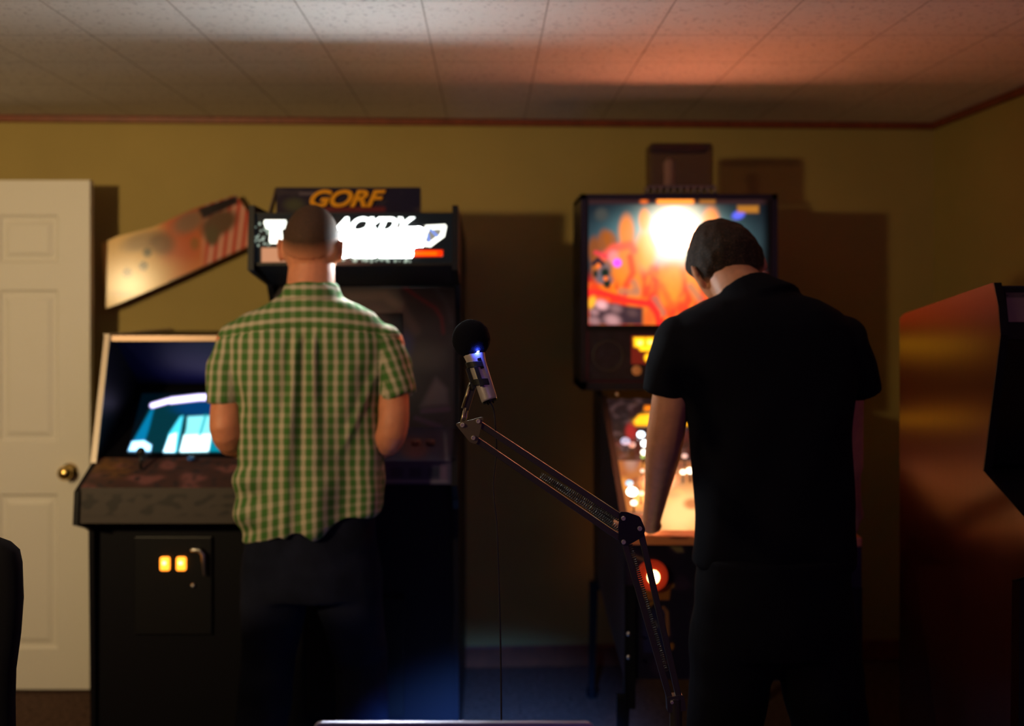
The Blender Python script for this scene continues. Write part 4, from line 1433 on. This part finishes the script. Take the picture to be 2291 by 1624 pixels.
def folds(v):
    x, y = proj(v)
    if v.y > D1 + .02:
        return 0
    f_ = 0
    # centre box pleat opening downwards
    wd = 8 + (y - 740) * .10
    if y > 738:
        t = ss(738, 775, y)
        f_ += .0095 * t * exp(-((x - 703) / (wd * .6)) ** 2)
        f_ -= .010 * t * exp(-((x - 679 + (y - 760) * .02) / (9 + wd * .15)) ** 2) * (1 - ss(930, 1060, y) * .5)
        f_ -= .007 * t * exp(-((x - 648 + (y - 760) * .10) / (12)) ** 2) * (1 - ss(900, 1000, y))
        f_ += .005 * t * exp(-((x - 660 + (y - 760) * .05) / 9) ** 2)
    # drag folds from the armpits and loose hanging folds
    f_ += .0050 * sin((x + (y - 850) * .18) / 17.0) * ss(760, 900, y) * ss(535, 600, x) * .8
    f_ += .0045 * sin((x - (y - 850) * .10) / 26.0 + 1.3) * ss(860, 1000, y)
    f_ += .006 * exp(-((x - 555 - (y - 870) * .32) / 10) ** 2) * ss(840, 880, y) * (1 - ss(960, 1040, y))
    f_ += .005 * exp(-((x - 845 + (y - 830) * .45) / 12) ** 2) * ss(800, 850, y) * (1 - ss(960, 1040, y))
    # waist rumples at left
    f_ += .006 * sin((y - 1050) / 13.0) * exp(-((x - 555) / 35) ** 2) * ss(1020, 1060, y)
    f_ += .004 * noise.noise(v * 16)
    # yoke seam
    ys = 733 + .00055 * (x - 690) ** 2
    f_ -= .003 * exp(-((y - ys) / 3.0) ** 2)
    return f_


nrm = [v.normal.copy() for v in me.vertices]
for v, nn in zip(me.vertices, nrm):
    v.co += nn * folds(v.co) * 1.7
at = me.attributes.new('cloth', 'FLOAT_VECTOR', 'POINT')
k_ = D1 / F
for i, v in enumerate(me.vertices):
    x, y = proj(v.co)
    u_ = (x - 697) * k_
    v_ = (y - 733) * k_
    ys = 733 + .00055 * (x - 690) ** 2
    yoke = 1.0 if (y < ys) else 0.0
    if x > 846 and y > 740:
        w_ = ss(842, 858, x)
        u_ -= w_ * .36 * (y - 740) * k_
        v_ += w_ * .25 * (x - 850) * k_
    elif y > 760:
        # stripes splay slightly from the pleat and follow the body's taper
        u_ -= (x - 690) / 160 * (y - 760) * .02 * k_
    if yoke:
        v_ -= .00055 * (x - 690) ** 2 * k_
    if y > 1050:
        v_ += .2 * ss(1050, 1180, y) * (x - 690) * k_
    u_ += .0022 * noise.noise(v.co * 12)
    # depth adds to the sides so that stripes keep their width round the body
    u_ += math.copysign(max(0, v.co.y - (D1 - .10)) * .5, x - 697) * ss(40, 140, abs(x - 697))
    at.data[i].vector = (u_, v_, yoke)
M_SHIRT = bpy.data.materials.new('green_cream_check_cotton')
M_SHIRT.use_nodes = True
nt = M_SHIRT.node_tree
b = nt.nodes['Principled BSDF']
b.inputs['Roughness'].default_value = .85
b.inputs['Specular IOR Level'].default_value = .15
a = nt.nodes.new('ShaderNodeAttribute'); a.attribute_name = 'cloth'
sep = nt.nodes.new('ShaderNodeSeparateXYZ')
nt.links.new(a.outputs['Vector'], sep.inputs[0])


def band(sock, period, width):
    t = mnode('DIVIDE', sock, period)
    t = mnode('ADD', t, 50.25)
    t = mnode('FRACT', t)
    t = mnode('SUBTRACT', t, .5)
    t = mnode('ABSOLUTE', t)
    mr = nt.nodes.new('ShaderNodeMapRange')
    mr.interpolation_type = 'SMOOTHSTEP'
    mr.inputs['From Min'].default_value = width / 2 + .08
    mr.inputs['From Max'].default_value = width / 2 - .08
    nt.links.new(t, mr.inputs['Value'])
    return mr.outputs[0]


PER = .0305
lu = band(sep.outputs[0], PER, .46)
lv = band(sep.outputs[1], PER, .42)
thin_u = band(sep.outputs[0], PER / 3, .35)
thin_v = band(sep.outputs[1], PER / 3, .35)
yk = sep.outputs[2]


def lerp_(a_, b_, t_):
    d_ = mnode('SUBTRACT', b_, a_)
    return mnode('MULTIPLY_ADD', d_, t_, a_)


maj = lerp_(lu, lv, yk)
mino = lerp_(lv, lu, yk)
fac = mnode('ADD', mnode('MULTIPLY', maj, .62), mnode('MULTIPLY', mino, .17))
beads = mnode('MULTIPLY', mnode('MULTIPLY', maj, mnode('SUBTRACT', 1.0, mino)), mnode('MULTIPLY', lerp_(thin_u, thin_v, yk), .22))
fac = mnode('SUBTRACT', fac, beads)
mx = nt.nodes.new('ShaderNodeMixRGB')
nt.links.new(fac, mx.inputs[0])
mx.inputs[1].default_value = (.060, .165, .035, 1)
mx.inputs[2].default_value = (.62, .50, .40, 1)
nt.links.new(mx.outputs[0], b.inputs['Base Color'])
tc = nt.nodes.new('ShaderNodeTexCoord'); nz = nt.nodes.new('ShaderNodeTexNoise'); nz.inputs['Scale'].default_value = 500
nt.links.new(tc.outputs['Object'], nz.inputs['Vector'])
bp = nt.nodes.new('ShaderNodeBump'); bp.inputs['Strength'].default_value = .25; bp.inputs['Distance'].default_value = .002
nt.links.new(nz.outputs['Fac'], bp.inputs['Height']); nt.links.new(bp.outputs[0], b.inputs['Normal'])
shirt = obj('shirt', me, M_SHIRT, p1)


def cloth_attr(me_, const=None):
    at_ = me_.attributes.new('cloth', 'FLOAT_VECTOR', 'POINT')
    for i_, v_ in enumerate(me_.vertices):
        x_, y_ = proj(v_.co)
        at_.data[i_].vector = ((x_ - 697) * k_, (y_ - 660) * k_ * 1.0, 1.0)


# folded collar
bm = bmesh.new()
rr_ = []
for y, r1, r2, dz in ((670, .094, .088, 0), (652, .084, .084, 0), (638, .078, .078, 0), (636, .073, .073, 0), (655, .076, .076, 0)):
    c0 = P(697, y, 2.848)
    rr_.append([Vector((c0.x + r1 * cos(t), c0.y + r2 * sin(t), c0.z - .02 * max(0, sin(t)) - .006 * cos(2 * t))) for t in [2 * pi * i / 40 for i in range(40)]])
skin(bm, rr_, cap=False)
me = mesh_from(bm, 'collar')
cloth_attr(me)
obj('collar', me, M_SHIRT, shirt, smooth=True)

# jeans
M_JEAN = mat('dark_jeans', (.010, .012, .026), .9, spec=.1, bump=.3, bscale=300, var=.3, vscale=12)
bm = bmesh.new()
skin(bm, [ring_row(y, xl, xr, D1, dp) for y, xl, xr, dp in ((1120, 552, 838, .112), (1200, 548, 842, .118), (1270, 546, 842, .118), (1330, 548, 838, .11))])
for s, (h_, k_, f_) in enumerate(zip(hips, knees, feet)):
    tube(bm, [h_, h_.lerp(k_, .25), h_.lerp(k_, .6), k_, k_.lerp(f_, .4), f_ + Vector((0, 0, .0))], [.105, .105, .09, .078, .075, .07], 20)
me = remesh(bm, .007, 6)
for v, nn in zip(me.vertices, [v.normal.copy() for v in me.vertices]):
    v.co += nn * (.006 * noise.noise(Vector((v.co.x * 9, v.co.y * 9, v.co.z * 14))))
obj('jeans', me, M_JEAN, p1)
for f_ in feet:
    bm = bmesh.new()
    tube(bm, [Vector((f_.x, f_.y - .07, .045)), Vector((f_.x, f_.y + .02, .05)), Vector((f_.x, f_.y + .12, .04)), Vector((f_.x, f_.y + .19, .032))], [(.040, .043), (.045, .050), (.050, .038), (.040, .026)], 16, ref=(0, 0, 1))
    box(bm, (f_.x - .045, f_.y - .10, 0), (f_.x + .045, f_.y + .20, .015))
    obj('shoe', bm, M_BLACK, p1, smooth=True)

# ---- the man in the black T-shirt
D2 = 2.35
SK2 = C(226, 158, 120)
p2 = thing('person', 'man from behind in black T-shirt, head bowed, leaning over the pinball machine', 'person', (.67, D2, 0))
HM2 = Matrix.Translation(P(1626, 596, 2.49)) @ Matrix.Rotation(radians(12), 4, 'Z') @ Matrix.Rotation(radians(-16), 4, 'Y') @ Matrix.Rotation(radians(-30), 4, 'X') @ Matrix.Scale(1.03, 4)
bm = bmesh.new()
head_mesh(bm, HM2)
tube(bm, [P(1690, 720, 2.36), P(1668, 670, 2.39), P(1640, 625, 2.44), P(1630, 590, 2.47)], [(.09, .08), (.068, .066), (.060, .062), (.055, .06)], 20)
skin(bm, [ring_row(y, xl, xr, d, dp) for y, xl, xr, d, dp in ((668, 1640, 1745, 2.37, .06), (710, 1575, 1830, 2.36, .075), (770, 1535, 1870, 2.35, .09), (850, 1530, 1880, 2.34, .10), (1000, 1575, 1875, 2.33, .10), (1150, 1580, 1880, 2.31, .095), (1300, 1580, 1880, 2.30, .095), (1400, 1590, 1870, 2.29, .09))])
hips = [P(1650, 1380, 2.29), P(1810, 1380, 2.29)]
feet = [Vector((.52, 2.20, .09)), Vector((.84, 2.16, .09))]
knees = [Vector((.54, 2.30, .50)), Vector((.80, 2.28, .50))]
for h_, kk, f_ in zip(hips, knees, feet):
    tube(bm, [h_, h_.lerp(kk, .5), kk, kk.lerp(f_, .4), f_], [.078, .074, .056, .055, .038], 16)
    tube(bm, [f_ + Vector((0, -.05, -.05)), f_ + Vector((0, .06, -.05)), f_ + Vector((0, .16, -.06))], [(.036, .036), (.042, .032), (.035, .02)], 12, ref=(0, 0, 1))
LA = [P(1518, 790, 2.36), P(1500, 900, 2.36), P(1487, 985, 2.40), P(1476, 1060, 2.50), P(1456, 1176, 2.68)]
tube(bm, smooth_pts(LA, 4), [.036, .040, .044] + [.0455] * 4 + [.046, .045, .044, .043] + [.040, .037, .033] + [.029, .025, .024], 16)
RA = [P(1893, 770, 2.36), P(1890, 900, 2.40), P(1890, 1000, 2.45), P(1893, 1080, 2.52), P(1912, 1150, 2.70)]
tube(bm, smooth_pts(RA, 4), [.045] * 3 + [.044] * 8 + [.038, .036, .032] + [.028, .025, .024], 16)
hand(bm, LA[-1] + Vector((0, 0, 0)), (-.52, .80, .02), (-.2, -.2, .95), (.8, .5, 0), 1, .75)
hand(bm, RA[-1], (.10, .75, -.45), (.85, -.2, .3), (-.2, .5, .9), 1, .5)
me = remesh(bm, .0055, 3)
obj('body', me, skin_mat('tan_skin', SK2), p2)


def keep2(p, x, y, z):
    if y < 0:
        line_ = -.078 + .045 * abs(x) ** 3
    else:
        line_ = -.030 + .085 * min(1, y * 1.3)
    return (p.z - line_) / .02


def bump2(x, y, z):
    v = .004 * noise.noise(Vector((x * 6, y * 6, z * 6)))
    v += .020 * exp(-((x + .62) / .30) ** 2 - ((y - .62) / .35) ** 2 - ((z - .25) / .35) ** 2)    # fringe jutting at the left
    return v


hair_cap(HM2, hair_material('short_dark_hair', SK2, (.022, .014, .010), 300), p2, keep2, thick=.007, bumpf=bump2)
# T-shirt
M_TEE = mat('black_cotton', (.007, .007, .011), .92, spec=.1, bump=.2, bscale=400)
bm = bmesh.new()
rows_ = [(640, 1668, 1728, 2.37, .045), (655, 1620, 1772, 2.365, .07), (672, 1575, 1828, 2.36, .09), (695, 1530, 1872, 2.355, .105), (725, 1496, 1905, 2.35, .115), (770, 1482, 1920, 2.35, .122), (830, 1492, 1918, 2.345, .124),
         (890, 1528, 1908, 2.34, .124), (960, 1545, 1903, 2.33, .122), (1050, 1550, 1902, 2.32, .120), (1150, 1553, 1903, 2.31, .120), (1225, 1552, 1906, 2.30, .122), (1262, 1550, 1908, 2.30, .122)]
skin(bm, [ring_row(y, xl, xr, d, dp, 0, 56) for y, xl, xr, d, dp in rows_])
tube(bm, [P(1520, 760, 2.35), P(1498, 820, 2.355), P(1486, 880, 2.365)], [(.058, .072), (.056, .068), (.053, .06)], 22, round_caps=False)
tube(bm, [P(1880, 760, 2.35), P(1908, 820, 2.36), P(1935, 878, 2.37)], [(.058, .072), (.052, .066), (.040, .055)], 22, round_caps=False)
ball(bm, P(1522, 752, 2.35), .062, scale=(.9, 1.05, .8))
ball(bm, P(1885, 752, 2.35), .062, scale=(.9, 1.05, .8))
tube(bm, [P(1692, 700, 2.36), P(1672, 668, 2.385), P(1660, 650, 2.40)], [(.12, .09), (.085, .08), (.07, .072)], 26, round_caps=False)
me = remesh(bm, .006, 8)
for v, nn in zip(me.vertices, [v.normal.copy() for v in me.vertices]):
    x, y = proj(v.co)
    v.co += nn * (.004 * noise.noise(v.co * 11) + .004 * sin((x + (y - 900) * .3) / 24) * ss(850, 1000, y))
obj('t_shirt', me, M_TEE, p2)
bm = bmesh.new()
skin(bm, [ring_row(y, xl, xr, 2.28, dp) for y, xl, xr, dp in ((1235, 1565, 1895, .112), (1300, 1556, 1900, .12), (1390, 1552, 1905, .12), (1450, 1556, 1900, .11))])
for h_, kk, f_ in zip(hips, knees, feet):
    tube(bm, [h_, h_.lerp(kk, .25), h_.lerp(kk, .6), kk, kk.lerp(f_, .4), f_], [.102, .102, .09, .078, .075, .07], 20)
me = remesh(bm, .007, 6)
for v, nn in zip(me.vertices, [v.normal.copy() for v in me.vertices]):
    v.co += nn * (.006 * noise.noise(Vector((v.co.x * 9, v.co.y * 9, v.co.z * 14))))
obj('trousers', me, mat('black_trousers', (.008, .008, .011), .92, spec=.1, bump=.2, bscale=300), p2)
for f_ in feet:
    bm = bmesh.new()
    tube(bm, [Vector((f_.x, f_.y - .07, .045)), Vector((f_.x, f_.y + .02, .05)), Vector((f_.x, f_.y + .12, .04)), Vector((f_.x, f_.y + .19, .032))], [(.040, .043), (.045, .050), (.050, .038), (.040, .026)], 16, ref=(0, 0, 1))
    box(bm, (f_.x - .045, f_.y - .10, 0), (f_.x + .045, f_.y + .20, .015))
    obj('shoe', bm, M_BLACK, p2, smooth=True)

# ------------------------------------------------------------------ foreground: desk, laptop, boom arm, microphone, chair
AD = 1.90
desk = thing('desk', 'dark desk edge below the frame holding the boom arm and laptop', 'desk', (.1, 1.5, 0))
obj('desk_top', bx((-.75, .95, .675), (.75, 1.97, .70)), mat('dark_desk_laminate', (.02, .016, .016), .5), desk, bevel=.004)
for x in (-.70, .66):
    for y in (1.0, 1.88):
        obj('leg', bx((x, y, 0), (x + .04, y + .04, .675)), M_BLACKM, desk)

LD = 1.45
lap = thing('laptop', 'open laptop, only the pale top edge of its lid showing at the bottom', 'laptop', (-.05, LD, .70))
lx0, lx1 = (700 - VX) / F * LD, (1330 - VX) / F * LD
lz1 = CZ - (1617 - VY) / F * LD
M_LAP = mat('silver_laptop_shell', (.50, .48, .62), .35, .6)
obj('keyboard_base', bx((lx0, LD - .30, .70), (lx1, LD - .04, .716)), M_LAP, lap, bevel=.005)
pts = []
for cx_, cz_, a0 in ((lx1 - .012, lz1 - .012, 0), (lx0 + .012, lz1 - .012, 90)):
    for k in range(7):
        t = radians(a0 + 15 * k)
        pts.append((cx_ + .012 * cos(t), cz_ + .012 * sin(t)))
pts += [(lx0, .715), (lx1, .715)]
lid = prism([(x, LD - .03 * (lz1 - z) / (lz1 - .715), z) for x, z in pts], (0, .008, 0))
lid = obj('screen_lid', lid, M_LAP, lap, bevel=.001)
obj('screen', prism([(lx0 + .01, LD - .0315, .735), (lx1 - .01, LD - .0315, .735), (lx1 - .01, LD - .0045, lz1 - .014), (lx0 + .01, LD - .0045, lz1 - .014)], (0, -.0012, 0)),
    mat('laptop_display', (.02, .03, .05), .3, emit=(.25, .4, 1.0), strength=.6), lid)

arm = thing('microphone_boom_arm', 'black jointed boom arm with parallel bars reaching up-left across the room', 'boom arm', P(1512, 1580, AD))


def bar(bm, a, b, w, dep, ref=Vector((0, 1, 0))):
    a, b = Vector(a), Vector(b)
    d = (b - a).normalized()
    s = d.cross(ref).normalized() * (w / 2)
    nn = ref * (dep / 2)
    prism([a + s - nn, a - s - nn, a - s + nn, a + s + nn], b - a, bm)
    return bm


M_ARM = mat('lamp_lit_powder_coat', (.055, .046, .030), .33, spec=.9)  # black bars; lamplight on them is put into the base colour
M_ELB = mat('black_powder_coat', (.012, .011, .012), .4)
M_PLATE = mat('gold_lit_plate', (.16, .125, .065), .45, spec=.6)  # gold light on the plate is put into its base colour
for a_, b_ in (((1071, 947), (1396, 1161)), ((1062, 981), (1394, 1208))):
    obj('bar', bar(bmesh.new(), P(*a_, AD), P(*b_, AD), .0115, .0115), M_ARM, arm, bevel=.001)
for a_, b_ in (((1432, 1184), (1520, 1565)), ((1397, 1213), (1502, 1575))):
    obj('bar', bar(bmesh.new(), P(*a_, AD), P(*b_, AD), .0115, .0115), M_ARM, arm, bevel=.001)


M_SCREW = mat('bright_screw', (.85, .75, .65), .45, .5)


def roundpoly(pts, r, n_=5):
    out_ = []
    N = len(pts)
    for i in range(N):
        p = Vector(pts[i]); a_ = Vector(pts[i - 1]); c_ = Vector(pts[(i + 1) % N])
        u_ = (a_ - p).normalized(); w_ = (c_ - p).normalized()
        p0, p1_ = p + u_ * r, p + w_ * r
        for k in range(n_ + 1):
            t = k / n_
            out_.append(tuple((1 - t) ** 2 * p0 + 2 * t * (1 - t) * p + t * t * p1_))
    return out_


def screw(px, py, d, parent, r=5.2):
    bm = bmesh.new()
    c_ = P(px, py, d)
    rr = r / F * d
    rg = [ringpts(c_ + Vector((0, -o_, 0)), Vector((1, 0, 0)), Vector((0, 0, 1)), k, k, 20) for k, o_ in ((rr, 0), (rr * 1.0, .003), (rr * .8, .0045), (rr * .45, .0045), (rr * .4, .003))]
    skin(bm, rg)
    return obj('screw', bm, M_SCREW, parent, smooth=False)


for dd in (-.0095, .0075):
    h = obj('head_plate', prism([P(x, y, AD + dd) for x, y in roundpoly([(1018, 948), (1082, 932), (1067, 994), (1052, 990)], 6)], (0, .002, 0)), M_PLATE, arm)
    if dd < 0:
        for s_ in ((1034.5, 950.5), (1070, 942), (1059, 979)):
            screw(*s_, AD + dd, h)
for dd in (-.0095, .0075):
    h = obj('elbow_plate', prism([P(x, y, AD + dd) for x, y in roundpoly([(1388, 1144), (1402, 1145), (1432, 1156), (1444, 1184), (1440, 1200), (1402, 1222), (1386, 1216), (1383, 1180)], 5)], (0, .002, 0)), M_ELB, arm)
    if dd < 0:
        for s_ in ((1394.5, 1159), (1431, 1182), (1395, 1212)):
            screw(*s_, AD + dd, h)


def spring(a, b, r, wire, turns):
    a, b = Vector(a), Vector(b)
    d = (b - a); L = d.length; d.normalize()
    s = d.cross(Vector((0, 1, 0))).normalized(); n_ = s.cross(d)
    N = turns * 10
    pts_ = [a + d * L * i / N + s * r * cos(2 * pi * i / 10) + n_ * r * sin(2 * pi * i / 10) for i in range(N + 1)]
    bm_ = bmesh.new()
    tube(bm_, pts_, [wire] * len(pts_), 5, ref=(.3, 1, .2), round_caps=False)
    return bm_


obj('spring', spring(P(1210, 1063, AD), P(1394, 1166, AD), .0045, .0011, 45), M_STEEL if 0 else M_ARM, arm, smooth=True)
obj('spring', spring(P(1230, 1075, AD + .004), P(1394, 1190, AD + .004), .0040, .0011, 40), M_ARM, arm, smooth=True)
obj('spring', spring(P(1408, 1215, AD), P(1490, 1500, AD), .0045, .0011, 60), M_ARM, arm, smooth=True)
# mic mount rod, bracket
bm = bmesh.new()
cyl(bm, P(1030, 957, AD - .006), P(1041, 912, AD - .006), .0032, seg=12)
cyl(bm, P(1038, 955, AD - .002), P(1046, 912, AD - .002), .0028, seg=12)
obj('mount_rod', bm, M_BRASS if 0 else mat('warm_lit_steel', (.6, .5, .36), .3, 1.0), arm, smooth=True)  # warm light on the rods is put into the steel colour
obj('mount_bracket', bar(bmesh.new(), P(1040, 916, AD), P(1058, 858, AD), .016, .014), M_ARM, arm, bevel=.002)
bm = bmesh.new()
cyl(bm, P(1036, 910, AD - .008), P(1053, 858, AD - .008), .0022, seg=10)
obj('bracket_edge_rod', bm, mat('gold_lit_steel', (.65, .5, .25), .3, 1.0), arm, smooth=True)  # gold light along this rod is put into its colour
# base at the desk
bm = bmesh.new()
cyl(bm, (P(1512, 1575, AD).x, AD, .70), (P(1512, 1575, AD).x, AD, .79), .012)
box(bm, (P(1512, 0, AD).x - .022, AD - .03, .70), (P(1512, 0, AD).x + .022, AD + .03, .72))
obj('clamp_base', bm, M_ARM, arm, bevel=.001)
h = obj('base_bracket', prism([P(x, y, AD - .009) for x, y in roundpoly([(1492, 1560), (1530, 1555), (1536, 1590), (1494, 1595)], 5)], (0, .018, 0)), M_ARM, arm)
screw(1503, 1570, AD - .009, h, 4)

mic = thing('microphone', 'silver microphone with round black foam windscreen and blue light, on the boom arm', 'microphone', P(1068, 830, AD))
ax = (P(1093, 888, AD - .012) - P(1052, 765, AD + .01))
axn = ax.normalized()
m0 = P(1054, 772, AD + .006)
L = ax.length
bm = bmesh.new()
pp, rr_ = [], []
for t, r in ((0.0, .0205), (.06, .0215), (.16, .0205), (.26, .0185), (.33, .0172), (.5, .0166), (.97, .0155), (1.0, .0150)):
    pp.append(m0 + ax * t); rr_.append(r)
tube(bm, pp, rr_, 32, round_caps=False)
obj('handle', bm, mat('champagne_silver_paint', (.80, .72, .68), .4, .4), mic, smooth=True)
bm = bmesh.new()
cyl(bm, m0 + ax * .97, m0 + ax * 1.035, .0146, .0140, 28)
for k in range(3):
    a_ = 2 * pi * k / 3 + .4
    s_ = axn.cross(Vector((0, 1, 0))).normalized(); n_ = s_.cross(axn)
    q = m0 + ax * 1.03 + s_ * .006 * cos(a_) + n_ * .006 * sin(a_)
    cyl(bm, q, q + axn * .004, .0014, seg=8)
obj('connector_socket', bm, M_BLACKG, mic)
bm = bmesh.new()
bmesh.ops.create_icosphere(bm, subdivisions=5, radius=1.0, matrix=Matrix.Translation(P(1054, 758, AD + .008)) @ Matrix.Diagonal((.0365, .0365, .0375, 1)))
for v in bm.verts:
    nv = (v.co - P(1054, 758, AD + .008))
    v.co += nv.normalized() * .0009 * noise.noise(v.co * 260)
obj('foam_windscreen', bm, mat('black_foam', (.010, .010, .016), .95, spec=.1, bump=.9, bscale=700), mic, smooth=True)
s_ = axn.cross(Vector((0, 1, 0))).normalized()
if s_.x < 0:
    s_ = -s_
q = m0 + ax * .12 + s_ * .009 + Vector((0, -.0195, 0))
bm = bmesh.new()
ball(bm, q, .0034, scale=(1, .6, 1))
obj('indicator_light', bm, mat('blue_led', (.2, .4, 1), .3, emit=(.35, .55, 1.0), strength=45), mic, smooth=True)
light('POINT', 'blue_led_light', q + Vector((.000, -.006, .001)), .10, (.05, .10, 1.0), .003)
bm = bmesh.new()
q2 = m0 + ax * .34 + s_ * .007 + Vector((0, -.0175, 0))
bar(bm, q2 - axn * .011, q2 + axn * .011, .007, .003)
obj('switch', bm, M_BLACKG, mic, bevel=.001)
# clip around the handle
bm = bmesh.new()
N = 26
for t0, t1 in ((.32, .42), (.63, .74)):
    rr0 = []
    for tt, rad in ((t0, .0175), (t0, .0215), (t1, .0210), (t1, .0172)):
        rr0.append([m0 + ax * (tt + .05 * cos(a_)) + (s_ * cos(a_) + s_.cross(axn) * sin(a_)) * rad for a_ in [radians(60 + 240 * i / N) for i in range(N + 1)]])
    vs_ = [[bm.verts.new(p) for p in r_] for r_ in rr0]
    for j in range(4):
        A_, B_ = vs_[j], vs_[(j + 1) % 4]
        for i in range(N):
            bm.faces.new((A_[i], A_[i + 1], B_[i + 1], B_[i]))
for off in (-.004, -.0205):
    c0 = m0 + ax * .36 + s_ * off; c1 = m0 + ax * .72 + s_ * off
    yo = Vector((0, -.0195 if off > -.01 else -.004, 0))
    bar(bm, c0 + yo, c1 + yo, .0075, .004)
bar(bm, m0 + ax * .62 - s_ * .017, P(1052, 872, AD), .012, .014)
obj('clip', bm, M_DKPLAST, mic, bevel=.0008)

cab_ = thing('microphone_cable', 'thin black cable hanging down from the microphone', 'cable', P(1106, 905, AD))
bm = bmesh.new()
cp = smooth_pts([m0 + ax * 1.02, P(1104, 915, AD), P(1108, 950, AD), P(1111, 1010, AD + .01), P(1104, 1090, AD + .02), P(1112, 1180, AD + .02), P(1116, 1300, AD + .02), P(1120, 1450, AD + .02), P(1122, 1632, AD + .0)], 8)
tube(bm, cp, [.0016] * len(cp), 8)
obj('cord', bm, mat('cable_rubber', (.03, .025, .03), .5), cab_, smooth=True)

# chair at the left edge
ch = thing('office_chair', 'black high-backed office chair cut off at the bottom left corner of the picture', 'chair', (-1.22, 1.95, 0))
CD = 1.95
M_CH = mat('black_chair_fabric', (.006, .006, .009), .8, spec=.15)
rows_ = [(1200, -215, -95), (1204, -290, -10), (1215, -330, 22), (1232, -350, 41), (1260, -356, 47), (1340, -360, 50), (1420, -352, 44), (1500, -340, 33), (1570, -330, 31), (1640, -325, 32), (1760, -320, 30), (1800, -300, 10)]
bm = bmesh.new()
rg = []
for y, xl, xr in rows_:
    c_ = (P(xl, y, CD) + P(xr, y, CD)) / 2
    hw = (xr - xl) / 2 / F * CD
    rg.append(ringpts(c_, Vector((1, 0, 0)), Vector((0, 1, 0)), hw, .035, 32, 3.0))
skin(bm, rg)
obj('backrest', bm, M_CH, ch, smooth=True)
cxx = P(-155, 0, CD).x
bm = bmesh.new()
skin(bm, [ringpts(Vector((cxx, CD - .27, z)), Vector((1, 0, 0)), Vector((0, 1, 0)), r, r, 32, 3.5) for z, r in ((.42, .20), (.43, .245), (.47, .25), (.50, .24), (.505, .2))])
obj('seat', bm, M_CH, ch, smooth=True)
bm = bmesh.new()
cyl(bm, (cxx, CD - .27, .10), (cxx, CD - .27, .42), .028)
obj('gas_post', bm, M_BLACKM, ch, smooth=True)
for k in range(5):
    a_ = 2 * pi * k / 5 + .3
    e = Vector((cxx + .27 * cos(a_), CD - .27 + .27 * sin(a_), .075))
    bm = bmesh.new()
    tube(bm, [Vector((cxx, CD - .27, .11)), e], [.022, .014], 10)
    lg = obj('base_leg', bm, M_BLACKM, ch, smooth=True)
    bm = bmesh.new()
    cyl(bm, e + Vector((-.018, 0, -.045)), e + Vector((.018, 0, -.045)), .030, seg=18)
    obj('caster', bm, M_BLACKM, lg, smooth=True)
for s in (-1, 1):
    bm = bmesh.new()
    x = cxx + s * .26
    tube(bm, smooth_pts([(x - s * .02, CD - .25, .46), (x, CD - .25, .50), (x, CD - .25, .68)], 4), [.014] * 9, 10)
    tube(bm, [(x, CD - .36, .70), (x, CD - .08, .70)], [(.025, .012), (.025, .012)], 12, ref=(0, 0, 1))
    obj('armrest', bm, M_BLACKM, ch, smooth=True)
bm = bmesh.new()
bar(bm, (cxx, CD - .05, .44), (cxx, CD + .035, .66), .05, .012)
obj('back_support', bm, M_BLACKM, ch)
